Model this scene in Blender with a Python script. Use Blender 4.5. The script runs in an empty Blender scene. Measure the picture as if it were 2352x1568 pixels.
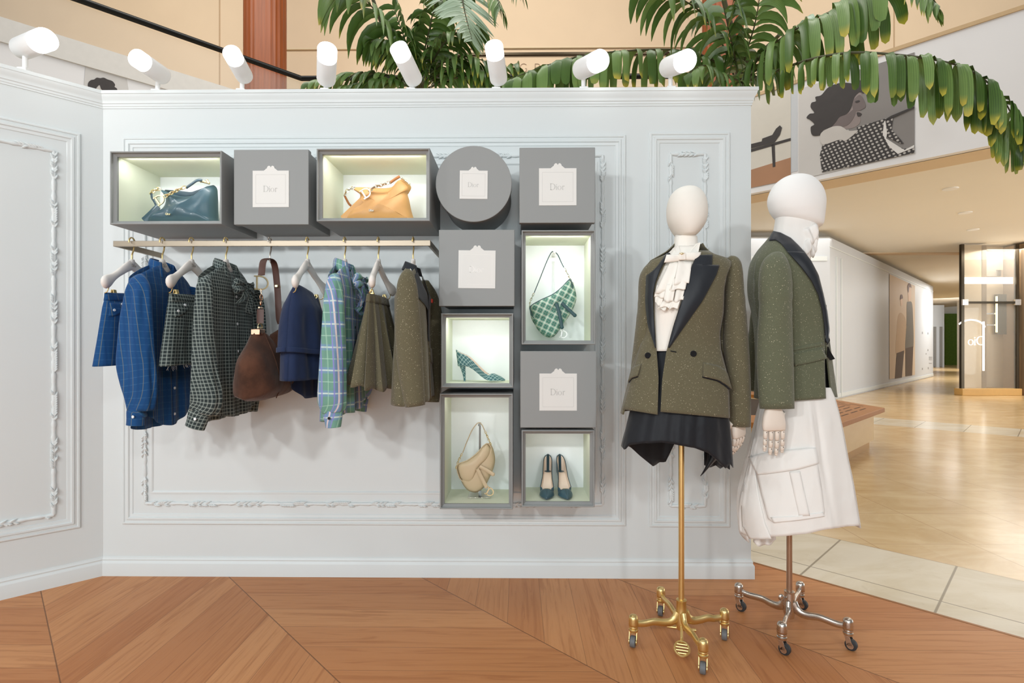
import bpy, math, random
from mathutils import Vector, Matrix, noise as mnoise
V = Vector
PI = math.pi
C = bpy.context.scene.collection
random.seed(7)

# ---------------------------------------------------------------- camera frame
F = 1230.0          # focal length in pixels of a 2352 px wide frame
HOR = 797.0         # horizon row
CAM = V((0.0, -2.68, 1.15))
TH = 0.0114         # small yaw to the left
AX = V((-math.sin(TH), math.cos(TH), 0)); RT = V((math.cos(TH), math.sin(TH), 0))
def ray(px, py):
    return AX + RT*((px-1176.0)/F) + V((0, 0, (HOR-py)/F))
def at(px, py, Y):                      # point of the plane y = Y seen at a pixel of the photograph
    d = ray(px, py); return CAM + d*((Y-CAM.y)/d.y)
def onz(px, py, z=0.0):
    d = ray(px, py); return CAM + d*((z-CAM.z)/d.z)
def trace(pts, Y):
    return [(p.x, p.z) for p in (at(a, b, Y) for a, b in pts)]
def lerp(a, b, t): return a+(b-a)*t
def sstep(a, b, x):
    t = max(0.0, min(1.0, (x-a)/(b-a))); return t*t*(3-2*t)
def interp(tab, x):
    if x <= tab[0][0]: return tab[0][1]
    for (a, va), (b, vb) in zip(tab, tab[1:]):
        if x <= b:
            t = (x-a)/(b-a) if b > a else 0
            return va+(vb-va)*t
    return tab[-1][1]
def smooth_tab(tab, x):
    """monotone-ish smooth interpolation through the table (Catmull-Rom)"""
    n = len(tab)
    if x <= tab[0][0]: return tab[0][1]
    if x >= tab[-1][0]: return tab[-1][1]
    for i in range(n-1):
        if x <= tab[i+1][0]:
            x0, y0 = tab[i]; x1, y1 = tab[i+1]
            m0 = (y1-tab[i-1][1])/(x1-tab[i-1][0]) if i > 0 else (y1-y0)/(x1-x0)
            m1 = (tab[i+2][1]-y0)/(tab[i+2][0]-x0) if i < n-2 else (y1-y0)/(x1-x0)
            h = x1-x0; t = (x-x0)/h
            return ((2*t**3-3*t*t+1)*y0+(t**3-2*t*t+t)*h*m0+(-2*t**3+3*t*t)*y1+(t**3-t*t)*h*m1)
def spline(pts, n):
    """Catmull-Rom through 3-D points"""
    P = [V(p) for p in pts]; out = []
    P = [P[0]*2-P[1]]+P+[P[-1]*2-P[-2]]
    segs = len(P)-3
    for k in range(n+1):
        u = k/n*segs; i = min(int(u), segs-1); t = u-i
        a, b, c, d = P[i:i+4]
        out.append(((b*2)+(c-a)*t+(a*2-b*5+c*4-d)*t*t+(b*3-a-c*3+d)*t**3)*0.5)
    return out
def spline2(pts, n, closed=False):
    """the same in 2-D; closed outlines too"""
    if not closed:
        return [(p.x, p.y) for p in spline([(a, b, 0) for a, b in pts], n)]
    m = len(pts); out = []
    for k in range(n):
        u = k/n*m; i = int(u); t = u-i
        a, b, c, d = [V((*pts[(i+j) % m], 0)) for j in (-1, 0, 1, 2)]
        q = ((b*2)+(c-a)*t+(a*2-b*5+c*4-d)*t*t+(b*3-a-c*3+d)*t**3)*0.5
        out.append((q.x, q.y))
    return out

# ---------------------------------------------------------------- mesh builder
class MB:
    def __init__(s): s.v = []; s.f = []; s.m = []; s.uv = []
    def add(s, vs, fs, mi=0, uvs=None):
        b = len(s.v); s.v += [V(p) for p in vs]
        for f in fs:
            s.f.append([b+i for i in f]); s.m.append(mi)
            s.uv.append([uvs[i] if uvs else (vs[i][0], vs[i][2]) for i in f])
        return s
    def box(s, lo, hi, mi=0, M=None):
        x0, y0, z0 = lo; x1, y1, z1 = hi
        vs = [V(p) for p in ((x0,y0,z0),(x1,y0,z0),(x1,y1,z0),(x0,y1,z0),(x0,y0,z1),(x1,y0,z1),(x1,y1,z1),(x0,y1,z1))]
        if M: vs = [M @ p for p in vs]
        return s.add(vs, [(3,2,1,0),(4,5,6,7),(0,1,5,4),(1,2,6,5),(2,3,7,6),(3,0,4,7)], mi)
    def prism(s, outline, y0, y1, mi=0, M=None):
        """outline in x,z extruded along y"""
        n = len(outline)
        a = sum(outline[i][0]*outline[(i+1)%n][1]-outline[(i+1)%n][0]*outline[i][1] for i in range(n))
        if a < 0: outline = outline[::-1]
        vs = [V((x, y0, z)) for x, z in outline]+[V((x, y1, z)) for x, z in outline]
        if M: vs = [M @ p for p in vs]
        fs = [tuple(range(n)), tuple(range(2*n-1, n-1, -1))]
        fs += [(i, i+n, (i+1) % n+n, (i+1) % n) for i in range(n)]
        return s.add(vs, fs, mi)
    def slab(s, outline, z0, z1, mi=0):
        """outline in x,y extruded along z"""
        n = len(outline)
        a = sum(outline[i][0]*outline[(i+1)%n][1]-outline[(i+1)%n][0]*outline[i][1] for i in range(n))
        if a < 0: outline = outline[::-1]
        vs = [V((x, y, z0)) for x, y in outline]+[V((x, y, z1)) for x, y in outline]
        fs = [tuple(range(n-1, -1, -1)), tuple(range(n, 2*n))]+[(i, (i+1)%n, (i+1)%n+n, i+n) for i in range(n)]
        return s.add(vs, fs, mi)
    def loft(s, rings, closed=True, caps=True, mi=0, mif=None):
        n = len(rings[0]); vs = []; uvs = []; fs = []; mis = []
        cols = n+1 if closed else n
        vacc = 0.0
        for k, r in enumerate(rings):
            if k: vacc += sum((V(r[i])-V(rings[k-1][i])).length for i in range(n))/n
            u = 0.0
            for i in range(cols):
                p = V(r[i % n])
                if i: u += (p-V(r[(i-1) % n])).length
                vs.append(p); uvs.append((u, vacc))
        # the seam column is duplicated only for its uv; weld it by index
        b = len(s.v)
        idx = {}
        for k in range(len(rings)):
            for i in range(cols):
                idx[k, i] = b+k*n+(i % n)
        for k in range(len(rings)): s.v += [V(p) for p in rings[k]]
        for k in range(len(rings)-1):
            for i in range(cols-1):
                s.f.append([idx[k,i], idx[k,i+1], idx[k+1,i+1], idx[k+1,i]])
                s.uv.append([uvs[k*cols+i], uvs[k*cols+i+1], uvs[(k+1)*cols+i+1], uvs[(k+1)*cols+i]])
                s.m.append(mif(k, i) if mif else mi)
        if caps and closed:
            for k, rev in ((0, True), (len(rings)-1, False)):
                ids = [idx[k, i] for i in range(n)]
                s.f.append(ids[::-1] if rev else ids); s.m.append(mif(k, 0) if mif else mi)
                q = [uvs[k*cols+i] for i in range(n)]
                s.uv.append(q[::-1] if rev else q)
        return s
    def tube(s, path, rad, n=10, caps=True, mi=0, up=None, fold=None):
        P = [V(p) for p in path]; m = len(P); rings = []
        T = [(P[min(i+1, m-1)]-P[max(i-1, 0)]).normalized() for i in range(m)]
        u = V(up) if up else (V((0,0,1)) if abs(T[0].z) < .9 else V((1,0,0)))
        for i in range(m):
            u = (V(up) if up else u); u = (u-T[i]*u.dot(T[i]))
            if u.length < 1e-5: u = T[i].orthogonal()
            u.normalize(); w = T[i].cross(u)
            r = rad[i] if isinstance(rad, (list, tuple)) and len(rad) == m and m > 0 and not (isinstance(rad, tuple)) else rad
            a, bb = r if isinstance(r, (tuple, list)) else (r, r)
            ring = []
            for k in range(n):
                th = 2*PI*k/n; q = 1.0
                if fold: q = fold(i/(m-1), th)
                ring.append(P[i]+(u*math.cos(th)*a+w*math.sin(th)*bb)*q)
            rings.append(ring)
        return s.loft(rings, True, caps, mi)
    def lathe(s, prof, n=24, c=(0,0,0), axis=None, mi=0):
        """profile of (radius, height) round an axis"""
        ax = V(axis).normalized() if axis else V((0,0,1))
        q = V((0,0,1)).rotation_difference(ax); c = V(c); rings = []
        for r, h in prof:
            rings.append([c+q @ V((r*math.cos(2*PI*k/n), r*math.sin(2*PI*k/n), h)) for k in range(n)])
        return s.loft(rings, True, True, mi)
    def ball(s, c, r, n=12, m=8, mi=0, M=None):
        rx, ry, rz = r if isinstance(r, (tuple, list)) else (r, r, r); c = V(c); rings = []
        for j in range(m+1):
            a = -PI/2+PI*j/m; q = max(math.cos(a), 0.02)
            ring = [V((rx*q*math.cos(2*PI*k/n), ry*q*math.sin(2*PI*k/n), rz*math.sin(a))) for k in range(n)]
            rings.append([c+(M @ p if M else p) for p in ring])
        return s.loft(rings, True, True, mi)
    def sheet(s, fn, nu, nv, mi=0, uvf=None, thick=0.0, mif=None):
        """grid surface fn(u,v) for u,v in 0..1"""
        vs = []; uv = []
        for j in range(nv+1):
            for i in range(nu+1):
                p = V(fn(i/nu, j/nv)); vs.append(p)
                uv.append(uvf(i/nu, j/nv) if uvf else (p.x, p.z))
        b = len(s.v); s.v += vs
        for j in range(nv):
            for i in range(nu):
                q = [j*(nu+1)+i, j*(nu+1)+i+1, (j+1)*(nu+1)+i+1, (j+1)*(nu+1)+i]
                s.f.append([b+k for k in q]); s.uv.append([uv[k] for k in q]); s.m.append(mif((i+.5)/nu, (j+.5)/nv) if mif else mi)
        return s
    def pillow(s, outline, thick, y=0.0, rings=7, ctr=None, front=1.0, back=1.0, mi=0, bump=None, M=None):
        """closed lens-shaped body over an outline in x,z; star-shaped about ctr; front looks to -y"""
        n = len(outline)
        cx = ctr[0] if ctr else sum(p[0] for p in outline)/n
        cz = ctr[1] if ctr else sum(p[1] for p in outline)/n
        a = sum(outline[i][0]*outline[(i+1)%n][1]-outline[(i+1)%n][0]*outline[i][1] for i in range(n))
        if a < 0: outline = outline[::-1]
        def side(sg, amt):
            R = []
            for k in range(rings+1):
                t = 1-k/rings*0.97
                h = thick*amt*math.sqrt(max(0, 1-t**3.0))
                row = []
                for x, z in outline:
                    px, pz = cx+(x-cx)*t, cz+(z-cz)*t
                    hh = h*(bump(px, pz) if bump else 1)
                    p = V((px, y+sg*hh, pz)); row.append(M @ p if M else p)
                R.append(row)
            return R
        f = side(-1, front); bk = side(1, back)
        allr = f[::-1]+bk[1:]
        b = len(s.v)
        for r in allr: s.v += r
        N = len(allr)
        flat = []
        for k in range(N):
            flat.append([(p.x, p.z) for p in allr[k]])
        for k in range(N-1):
            for i in range(n):
                j = (i+1) % n
                s.f.append([b+k*n+i, b+k*n+j, b+(k+1)*n+j, b+(k+1)*n+i][::-1]); s.m.append(mi)
                s.uv.append([flat[k][i], flat[k][j], flat[k+1][j], flat[k+1][i]][::-1])
        s.f.append([b+i for i in range(n)]); s.m.append(mi); s.uv.append(flat[0])
        s.f.append([b+(N-1)*n+i for i in range(n)][::-1]); s.m.append(mi); s.uv.append(flat[-1][::-1])
        return s
    def tf(s, M):
        s.v = [M @ p for p in s.v]; return s

def obj(name, mb, mats, parent=None, smooth=40, bevel=0.0, sub=0, loc=None, rotz=None, solid=0.0, seg=2):
    me = bpy.data.meshes.new(name)
    me.from_pydata([tuple(p) for p in mb.v], [], mb.f)
    uvl = me.uv_layers.new(name='uv')
    k = 0
    for uvs in mb.uv:
        for q in uvs:
            uvl.data[k].uv = (q[0], q[1]); k += 1
    mats = mats if isinstance(mats, (list, tuple)) else [mats]
    for m in mats: me.materials.append(m)
    me.polygons.foreach_set('material_index', mb.m)
    me.validate(); me.update()
    if smooth:
        me.shade_smooth()
        if smooth < 180: me.set_sharp_from_angle(angle=math.radians(smooth))
    o = bpy.data.objects.new(name, me); C.objects.link(o)
    if parent is not None: o.parent = parent
    if loc is not None: o.location = loc
    if rotz is not None: o.rotation_euler = (0, 0, rotz)
    if solid:
        q = o.modifiers.new('thickness', 'SOLIDIFY'); q.thickness = solid; q.offset = 0
    if bevel:
        q = o.modifiers.new('bevel', 'BEVEL'); q.width = bevel; q.segments = seg; q.limit_method = 'ANGLE'; q.angle_limit = math.radians(35)
    if sub:
        q = o.modifiers.new('subdivision', 'SUBSURF'); q.levels = sub; q.render_levels = sub
    return o
def tag(o, label, cat, group=None):
    o['label'] = label; o['category'] = cat
    if group: o['group'] = group
    return o
def thing(name, label, cat, loc=(0,0,0), rotz=0.0, group=None):
    o = bpy.data.objects.new(name, None); C.objects.link(o)
    o.empty_display_size = 0.05
    o.location = loc; o.rotation_euler = (0, 0, rotz)
    return tag(o, label, cat, group)
def struct(name, mb, mats, **k):
    o = obj(name, mb, mats, **k); o['kind'] = 'structure'; return o
def part_label(o, text): o['label'] = text; return o
def view_sleeve(parent, mat, base, rows, name='sleeve', wob=.018, rot=0.0, nf=3, el=.018):
    """rows: (px, py, Y, half width in px, depth radius)"""
    P = [at(r[0], r[1], r[2])-V(base) for r in rows]; n = len(rows)-1; m = 44
    path = spline(P, m)
    rx = [(i/n, r[3]/F*(r[2]-CAM.y)) for i, r in enumerate(rows)]; ry = [(i/n, r[4]) for i, r in enumerate(rows)]
    rad = [(smooth_tab(ry, k/m), smooth_tab(rx, k/m)) for k in range(m+1)]
    d = (path[-1]-path[-2]).normalized()
    path += [path[-1]-d*.001, path[-1]-d*.035]; rad += [(rad[-1][0]*.9, rad[-1][1]*.9), (rad[-1][0]*.85, rad[-1][1]*.85)]
    fd = lambda t, th: 1+wob*sstep(.08,.3,t)*(math.sin(nf*th+t*(6 if nf == 3 else 1.5))+(.7*math.sin((nf+2)*th-t*2+1) if nf > 3 else 0))+el*math.exp(-((t-.5)/.12)**2)*math.sin(t*70)
    mb = MB(); mb.tube(path, rad, 48, True, 0, up=(0,1,0), fold=fd)
    if rot: mb.tf(Matrix.Rotation(-rot, 4, 'Z'))
    return obj(name, mb, mat, parent, smooth=180)
# ---------------------------------------------------------------- materials
def lin(c):
    def g(x):
        x /= 255.0
        return x/12.92 if x <= 0.04045 else ((x+0.055)/1.055)**2.4
    return (g(c[0]), g(c[1]), g(c[2]), 1.0)
class NT:
    """tiny wrapper for building node trees"""
    def __init__(s, name):
        s.mat = bpy.data.materials.new(name); s.mat.use_nodes = True
        s.t = s.mat.node_tree; s.b = s.t.nodes['Principled BSDF']
    def n(s, kind, **kw):
        x = s.t.nodes.new(kind)
        for k, v in kw.items(): setattr(x, k, v)
        return x
    def ln(s, a, b): s.t.links.new(a, b)
    def put(s, sock, v):
        if hasattr(v, 'is_linked') or hasattr(v, 'links'): s.ln(v, sock)
        else: sock.default_value = v
    def m(s, op, a, b=0.0, c=None, clamp=False):
        x = s.n('ShaderNodeMath', operation=op, use_clamp=clamp)
        s.put(x.inputs[0], a); s.put(x.inputs[1], b)
        if c is not None: s.put(x.inputs[2], c)
        return x.outputs[0]
    def mix(s, f, a, b, mode='MIX'):
        x = s.n('ShaderNodeMix', data_type='RGBA', blend_type=mode)
        s.put(x.inputs[0], f); s.put(x.inputs[6], a); s.put(x.inputs[7], b)
        return x.outputs[2]
    def coords(s, what='Object'):
        return s.n('ShaderNodeTexCoord').outputs[what]
    def xyz(s, vec):
        x = s.n('ShaderNodeSeparateXYZ'); s.ln(vec, x.inputs[0]); return x.outputs
    def comb(s, x=0.0, y=0.0, z=0.0):
        q = s.n('ShaderNodeCombineXYZ')
        for i, v in enumerate((x, y, z)): s.put(q.inputs[i], v)
        return q.outputs[0]
    def noise(s, vec, scale, detail=3.0, rough=0.55, out='Fac', dist=0.0):
        x = s.n('ShaderNodeTexNoise'); s.ln(vec, x.inputs['Vector'])
        x.inputs['Scale'].default_value = scale; x.inputs['Detail'].default_value = detail
        x.inputs['Roughness'].default_value = rough; x.inputs['Distortion'].default_value = dist
        return x.outputs[out]
    def white(s, vec):
        x = s.n('ShaderNodeTexWhiteNoise', noise_dimensions='3D'); s.ln(vec, x.inputs['Vector']); return x.outputs
    def vscale(s, vec, sc):
        x = s.n('ShaderNodeMapping'); s.ln(vec, x.inputs[0]); x.inputs['Scale'].default_value = sc; return x.outputs[0]
    def ramp(s, f, lo, hi):
        x = s.n('ShaderNodeMapRange'); s.put(x.inputs[0], f); x.inputs[1].default_value = lo; x.inputs[2].default_value = hi
        x.interpolation_type = 'SMOOTHSTEP'
        return x.outputs[0]
    def bump(s, h, strength=0.2, dist=0.002):
        x = s.n('ShaderNodeBump'); s.ln(h, x.inputs['Height'])
        x.inputs['Strength'].default_value = strength; x.inputs['Distance'].default_value = dist
        s.ln(x.outputs[0], s.b.inputs['Normal'])
    def stripe(s, c, period, off, width, soft=0.15):
        """1 inside a band of the given width that repeats"""
        f = s.m('FRACT', s.m('ADD', s.m('DIVIDE', c, period), 10.0-off/period+0.5))
        d = s.m('ABSOLUTE', s.m('SUBTRACT', f, 0.5))
        h = width/2/period
        x = s.n('ShaderNodeMapRange'); s.ln(d, x.inputs[0])
        x.inputs[1].default_value = h*(1+soft); x.inputs[2].default_value = h*(1-soft)
        return x.outputs[0]
    def base(s, col, rough=0.6, metal=0.0, spec=0.5):
        s.put(s.b.inputs['Base Color'], col); s.put(s.b.inputs['Roughness'], rough)
        s.b.inputs['Metallic'].default_value = metal
        s.b.inputs['Specular IOR Level'].default_value = spec
        return s.mat

def wrinkle(t, uv, weave, wamp=.0004, amp=.004, scale=11.0):
    co = t.coords()
    w = t.noise(t.vscale(co, (1, 1, .45)), scale, 2, .5, dist=.8)
    h = t.m('ADD', t.m('MULTIPLY', t.noise(uv, weave, 2), wamp), t.m('MULTIPLY', w, amp))
    x = t.n('ShaderNodeBump'); t.ln(h, x.inputs['Height'])
    x.inputs['Strength'].default_value = .8; x.inputs['Distance'].default_value = 1.0
    t.ln(x.outputs[0], t.b.inputs['Normal'])
def plain(name, c, rough=0.6, metal=0.0, var=0.06, scale=12.0, bump=0.0, bscale=200.0, spec=0.5, coat=0.0):
    t = NT(name); co = t.coords()
    n = t.noise(co, scale)
    c = lin(c); d = tuple(x*(1-var) for x in c[:3])+(1,); e = tuple(min(1, x*(1+var)) for x in c[:3])+(1,)
    t.base(t.mix(n, d, e), rough, metal, spec)
    if coat: t.b.inputs['Coat Weight'].default_value = coat
    if bump: t.bump(t.noise(co, bscale, 4), bump, 0.002)
    return t.mat
def cloth(name, c, rough=0.9, var=0.12, weave=900.0, bump=0.25, sheen=0.15, c2=None, amp=.010):
    t = NT(name); uv = t.coords('UV'); co = t.coords()
    n = t.ramp(t.noise(co, 9.0, 5, .65), .3, .7)
    c = lin(c); d = lin(c2) if c2 else tuple(x*(1-var) for x in c[:3])+(1,)
    t.base(t.mix(n, c, d), rough, 0.0, 0.25)
    t.b.inputs['Sheen Weight'].default_value = sheen
    wrinkle(t, uv, weave, bump*.0016, amp)
    return t.mat
def plaid(name, base, bands, rough=0.85, fine=None, sheen=0.1, rot=0.0, spec=0.25, amp=.014):
    """bands: (axis 0/1, period, offset, width, colour, strength, softness)"""
    t = NT(name); uv = t.coords('UV')
    if rot:
        mp = t.n('ShaderNodeMapping'); t.ln(uv, mp.inputs[0]); mp.inputs['Rotation'].default_value = (0, 0, rot); uv = mp.outputs[0]
    x = t.xyz(uv); col = lin(base)
    n = t.noise(uv, 60.0, 2)
    for axis, per, off, wid, c, st, soft in bands:
        f = t.stripe(x[axis], per, off, wid, soft)
        f = t.m('MULTIPLY', f, st)
        f = t.m('MULTIPLY', f, t.m('ADD', t.m('MULTIPLY', n, 0.5), 0.75), clamp=True)
        col = t.mix(f, col, lin(c))
    t.base(col, rough, 0.0, spec); t.b.inputs['Sheen Weight'].default_value = sheen
    wrinkle(t, uv, 1200.0, .0002, amp)
    return t.mat
def tweed(name, c1, c2, c3):
    t = NT(name); uv = t.coords('UV')
    a = t.noise(uv, 760.0, 3, 0.75); b = t.noise(uv, 1300.0, 2, 0.6)
    col = t.mix(t.ramp(a, 0.40, 0.60), lin(c1), lin(c2))
    col = t.mix(t.ramp(b, 0.60, 0.72), col, lin(c3))
    vo = t.n('ShaderNodeTexVoronoi', feature='F1'); t.ln(uv, vo.inputs['Vector']); vo.inputs['Scale'].default_value = 360.0
    pick = t.xyz(vo.outputs['Color'])[0]
    sp = t.m('MULTIPLY', t.m('GREATER_THAN', pick, 0.915), t.m('LESS_THAN', vo.outputs['Distance'], t.m('ADD', t.m('MULTIPLY', t.xyz(vo.outputs['Color'])[1], 0.30), 0.10)))
    col = t.mix(sp, col, lin((236, 226, 196)))
    t.base(col, t.m('SUBTRACT', 0.95, t.m('MULTIPLY', sp, 0.7)), 0.0, 0.3)
    t.b.inputs['Sheen Weight'].default_value = 0.2
    wrinkle(t, uv, 1100.0, .0003, .009, 7.0)
    return t.mat
def glow(name, c, strength):
    t = NT(name); t.base(lin(c), 0.4)
    t.b.inputs['Emission Color'].default_value = lin(c); t.b.inputs['Emission Strength'].default_value = strength
    return t.mat
def glass(name, c=(255,255,255), rough=0.02, alpha=0.25):
    t = NT(name); t.base(lin(c), rough, 0.0, 0.8)
    t.b.inputs['Alpha'].default_value = alpha
    return t.mat
def brushed(name, c, rough=0.3, streak=(2,2,200)):
    t = NT(name); co = t.coords(); n = t.noise(t.vscale(co, streak), 4.0, 3)
    c = lin(c)
    t.base(t.mix(n, tuple(x*.85 for x in c[:3])+(1,), c), t.m('ADD', t.m('MULTIPLY', n, 0.15), rough-.07), 1.0)
    return t.mat

M = {}
M['wall'] = plain('wall_paint', (219,225,226), 0.55, var=0.012, scale=3, bump=0.03, bscale=60)
M['trim'] = plain('trim_paint', (221,227,228), 0.45, var=0.01, scale=3)
M['box'] = plain('grey_box_lacquer', (148,151,151), 0.6, var=0.02, scale=5, bump=0.02, bscale=400)
M['bezel'] = plain('grey_bezel', (138,140,140), 0.5, var=0.02)
M['lining'] = plain('pale_green_lining', (221,227,208), 0.7, var=0.02)
M['backp'] = plain('white_back_panel', (235,240,241), 0.6, var=0.01)
M['card'] = plain('cream_card', (232,232,229), 0.7, var=0.01)
M['ink'] = plain('pale_grey_ink', (196,196,194), 0.6, var=0.02)
M['ink_dark'] = plain('grey_print', (168,160,152), 0.6, var=0.02)
M['white_enamel'] = plain('white_enamel', (246,247,247), 0.35, var=0.01)
M['gold'] = brushed('brushed_gold', (240,212,148), 0.36)
M['brass'] = brushed('brushed_brass_rail', (158,146,130), 0.42, (2,200,200))
M['silver'] = brushed('satin_nickel', (214,204,194), 0.25)
M['chrome'] = plain('polished_silver', (226,222,214), 0.16, 1.0, var=0.02)
M['palegold'] = plain('pale_gold_metal', (236,220,176), 0.32, 1.0, var=0.02)
M['copper'] = plain('rose_gold_metal', (222,180,150), 0.25, 1.0, var=0.02)
M['hanger'] = plain('ivory_hanger_paint', (236,230,224), 0.5, var=0.02, scale=20)
M['mann'] = plain('ivory_linen_mannequin', (238,234,226), 0.75, var=0.015, scale=40, bump=0.12, bscale=900)
M['mann_white'] = plain('white_linen_mannequin', (244,243,241), 0.75, var=0.01, scale=40, bump=0.1, bscale=900)
M['hand'] = plain('ivory_wood_hand', (232,222,210), 0.55, var=0.03, scale=30)
M['pin'] = plain('dark_joint_pin', (90,74,64), 0.5)
M['rubber'] = plain('dark_rubber', (44,46,48), 0.55)
M['rubber_grey'] = plain('grey_rubber_tyre', (104,106,108), 0.55)
M['tweed'] = tweed('olive_tweed', (64,61,46), (122,115,90), (170,160,130))
M['tweed2'] = tweed('green_tweed', (68,74,58), (118,120,96), (160,158,132))
M['satin'] = cloth('black_satin', (40,44,50), 0.42, var=0.15, sheen=0.1, bump=0.08, amp=.002)
M['black'] = cloth('black_wool', (20,21,24), 0.8, var=0.2)
M['black_crepe'] = cloth('black_crepe', (30,33,39), 0.55, var=0.2, bump=0.12)
M['white_cotton'] = cloth('white_cotton', (242,240,236), 0.85, var=0.02, amp=.012)
M['cream_silk'] = cloth('cream_silk', (246,242,234), 0.6, var=0.02, bump=0.1)
M['navy'] = cloth('navy_wool', (32,47,80), 0.85, var=0.15)
M['denim_in'] = cloth('navy_lining', (24,28,44), 0.9)
M['blue_plaid'] = plaid('blue_windowpane_cotton', (19,73,126), [(0,.040,.012,.0026,(122,128,112),.6,.5),(1,.027,.0,.0018,(84,136,168),.30,.5),(0,.040,.030,.010,(16,62,116),.5,.5)], 0.8)
M['check'] = plaid('dark_checked_cotton', (38,48,50), [(0,.0148,.0,.0064,(96,110,108),.42,.5),(1,.0148,.0,.0064,(96,110,108),.42,.5),(0,.0148,.0,.0019,(180,190,183),.55,.5),(1,.0148,.0,.0019,(180,190,183),.55,.5)], 0.8)
M['green_violet'] = plaid('green_violet_plaid_silk', (104,152,136), [(0,.088,.02,.026,(112,138,190),.75,.25),(1,.092,.03,.024,(112,146,190),.65,.25),(0,.088,.02,.007,(226,208,206),.85,.3),(1,.092,.03,.006,(206,222,214),.8,.3),(0,.088,.064,.005,(158,200,176),.6,.3),(1,.092,.076,.004,(170,206,190),.6,.3),(0,.088,.038,.006,(134,128,206),.8,.3),(0,.088,.002,.006,(134,128,206),.8,.3)], 0.5, spec=0.4)
M['green_plaid'] = plaid('green_plaid_canvas', (120,168,152), [(0,.029,.0,.0135,(52,108,94),.72,.25),(1,.029,.0,.0135,(52,108,94),.72,.25),(0,.029,.0145,.0030,(232,234,222),.85,.3),(1,.029,.0145,.0030,(232,234,222),.85,.3),(0,.00967,.0,.0012,(206,220,206),.45,.3),(1,.00967,.0,.0012,(206,220,206),.45,.3)], 0.7, rot=0.45, amp=.001)
M['shoe_plaid'] = plaid('teal_plaid_fabric', (92,136,138), [(0,.0135,.0,.006,(58,98,104),.7,.4),(1,.0135,.0,.006,(58,98,104),.7,.4),(0,.0135,.00675,.0016,(190,208,200),.7,.4),(1,.0135,.00675,.0016,(190,208,200),.7,.4)], 0.6, rot=0.6, amp=.0005)
M['teal_leather'] = plain('teal_leather', (58,86,98), 0.34, var=0.18, scale=7, bump=0.10, bscale=500, coat=0.15)
M['teal_dark'] = plain('dark_teal_leather', (42,66,78), 0.4, var=0.1, scale=9)
M['tan_leather'] = plain('tan_leather', (206,156,98), 0.48, var=0.08, scale=9, bump=0.08, bscale=600)
M['tan_dark'] = plain('tan_suede_inside', (140,86,38), 0.7, var=0.1)
M['beige_leather'] = plain('beige_leather', (202,182,150), 0.5, var=0.03, scale=9, bump=0.06, bscale=700)
M['suede'] = cloth('brown_suede', (92,60,45), 1.0, c2=(62,40,30), weave=500, sheen=0.2)
M['brown_leather'] = plain('dark_brown_leather', (82,54,46), 0.5, var=0.12, scale=20, bump=0.06)
M['insole'] = plain('nude_insole', (226,208,190), 0.6, var=0.02)
M['green_strap'] = plain('dark_teal_strap', (44,78,84), 0.45, var=0.06)
M['button_white'] = plain('pearl_button', (232,236,240), 0.25)
M['button_amber'] = plain('horn_button', (206,178,132), 0.3)
M['red'] = plain('red_lining_tab', (214,62,40), 0.7)
M['dark_metal'] = plain('black_metal', (40,40,40), 0.3, 0.8)
M['bronze'] = plain('dark_bronze', (70,62,50), 0.28, 0.9)
# ---------------------------------------------------------------- the setting
E2 = math.sqrt(.5)
P0 = V((1.266, .178, 0))                 # a point of the deck's edge
EDGE = V((E2, -E2, 0)); NRM = V((E2, E2, 0))
XC = at(237, 1300, 0).x                   # corner of the two panelled walls
XE = at(1725, 800, 0).x                   # free end of the back wall
WT = 2.434

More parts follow.
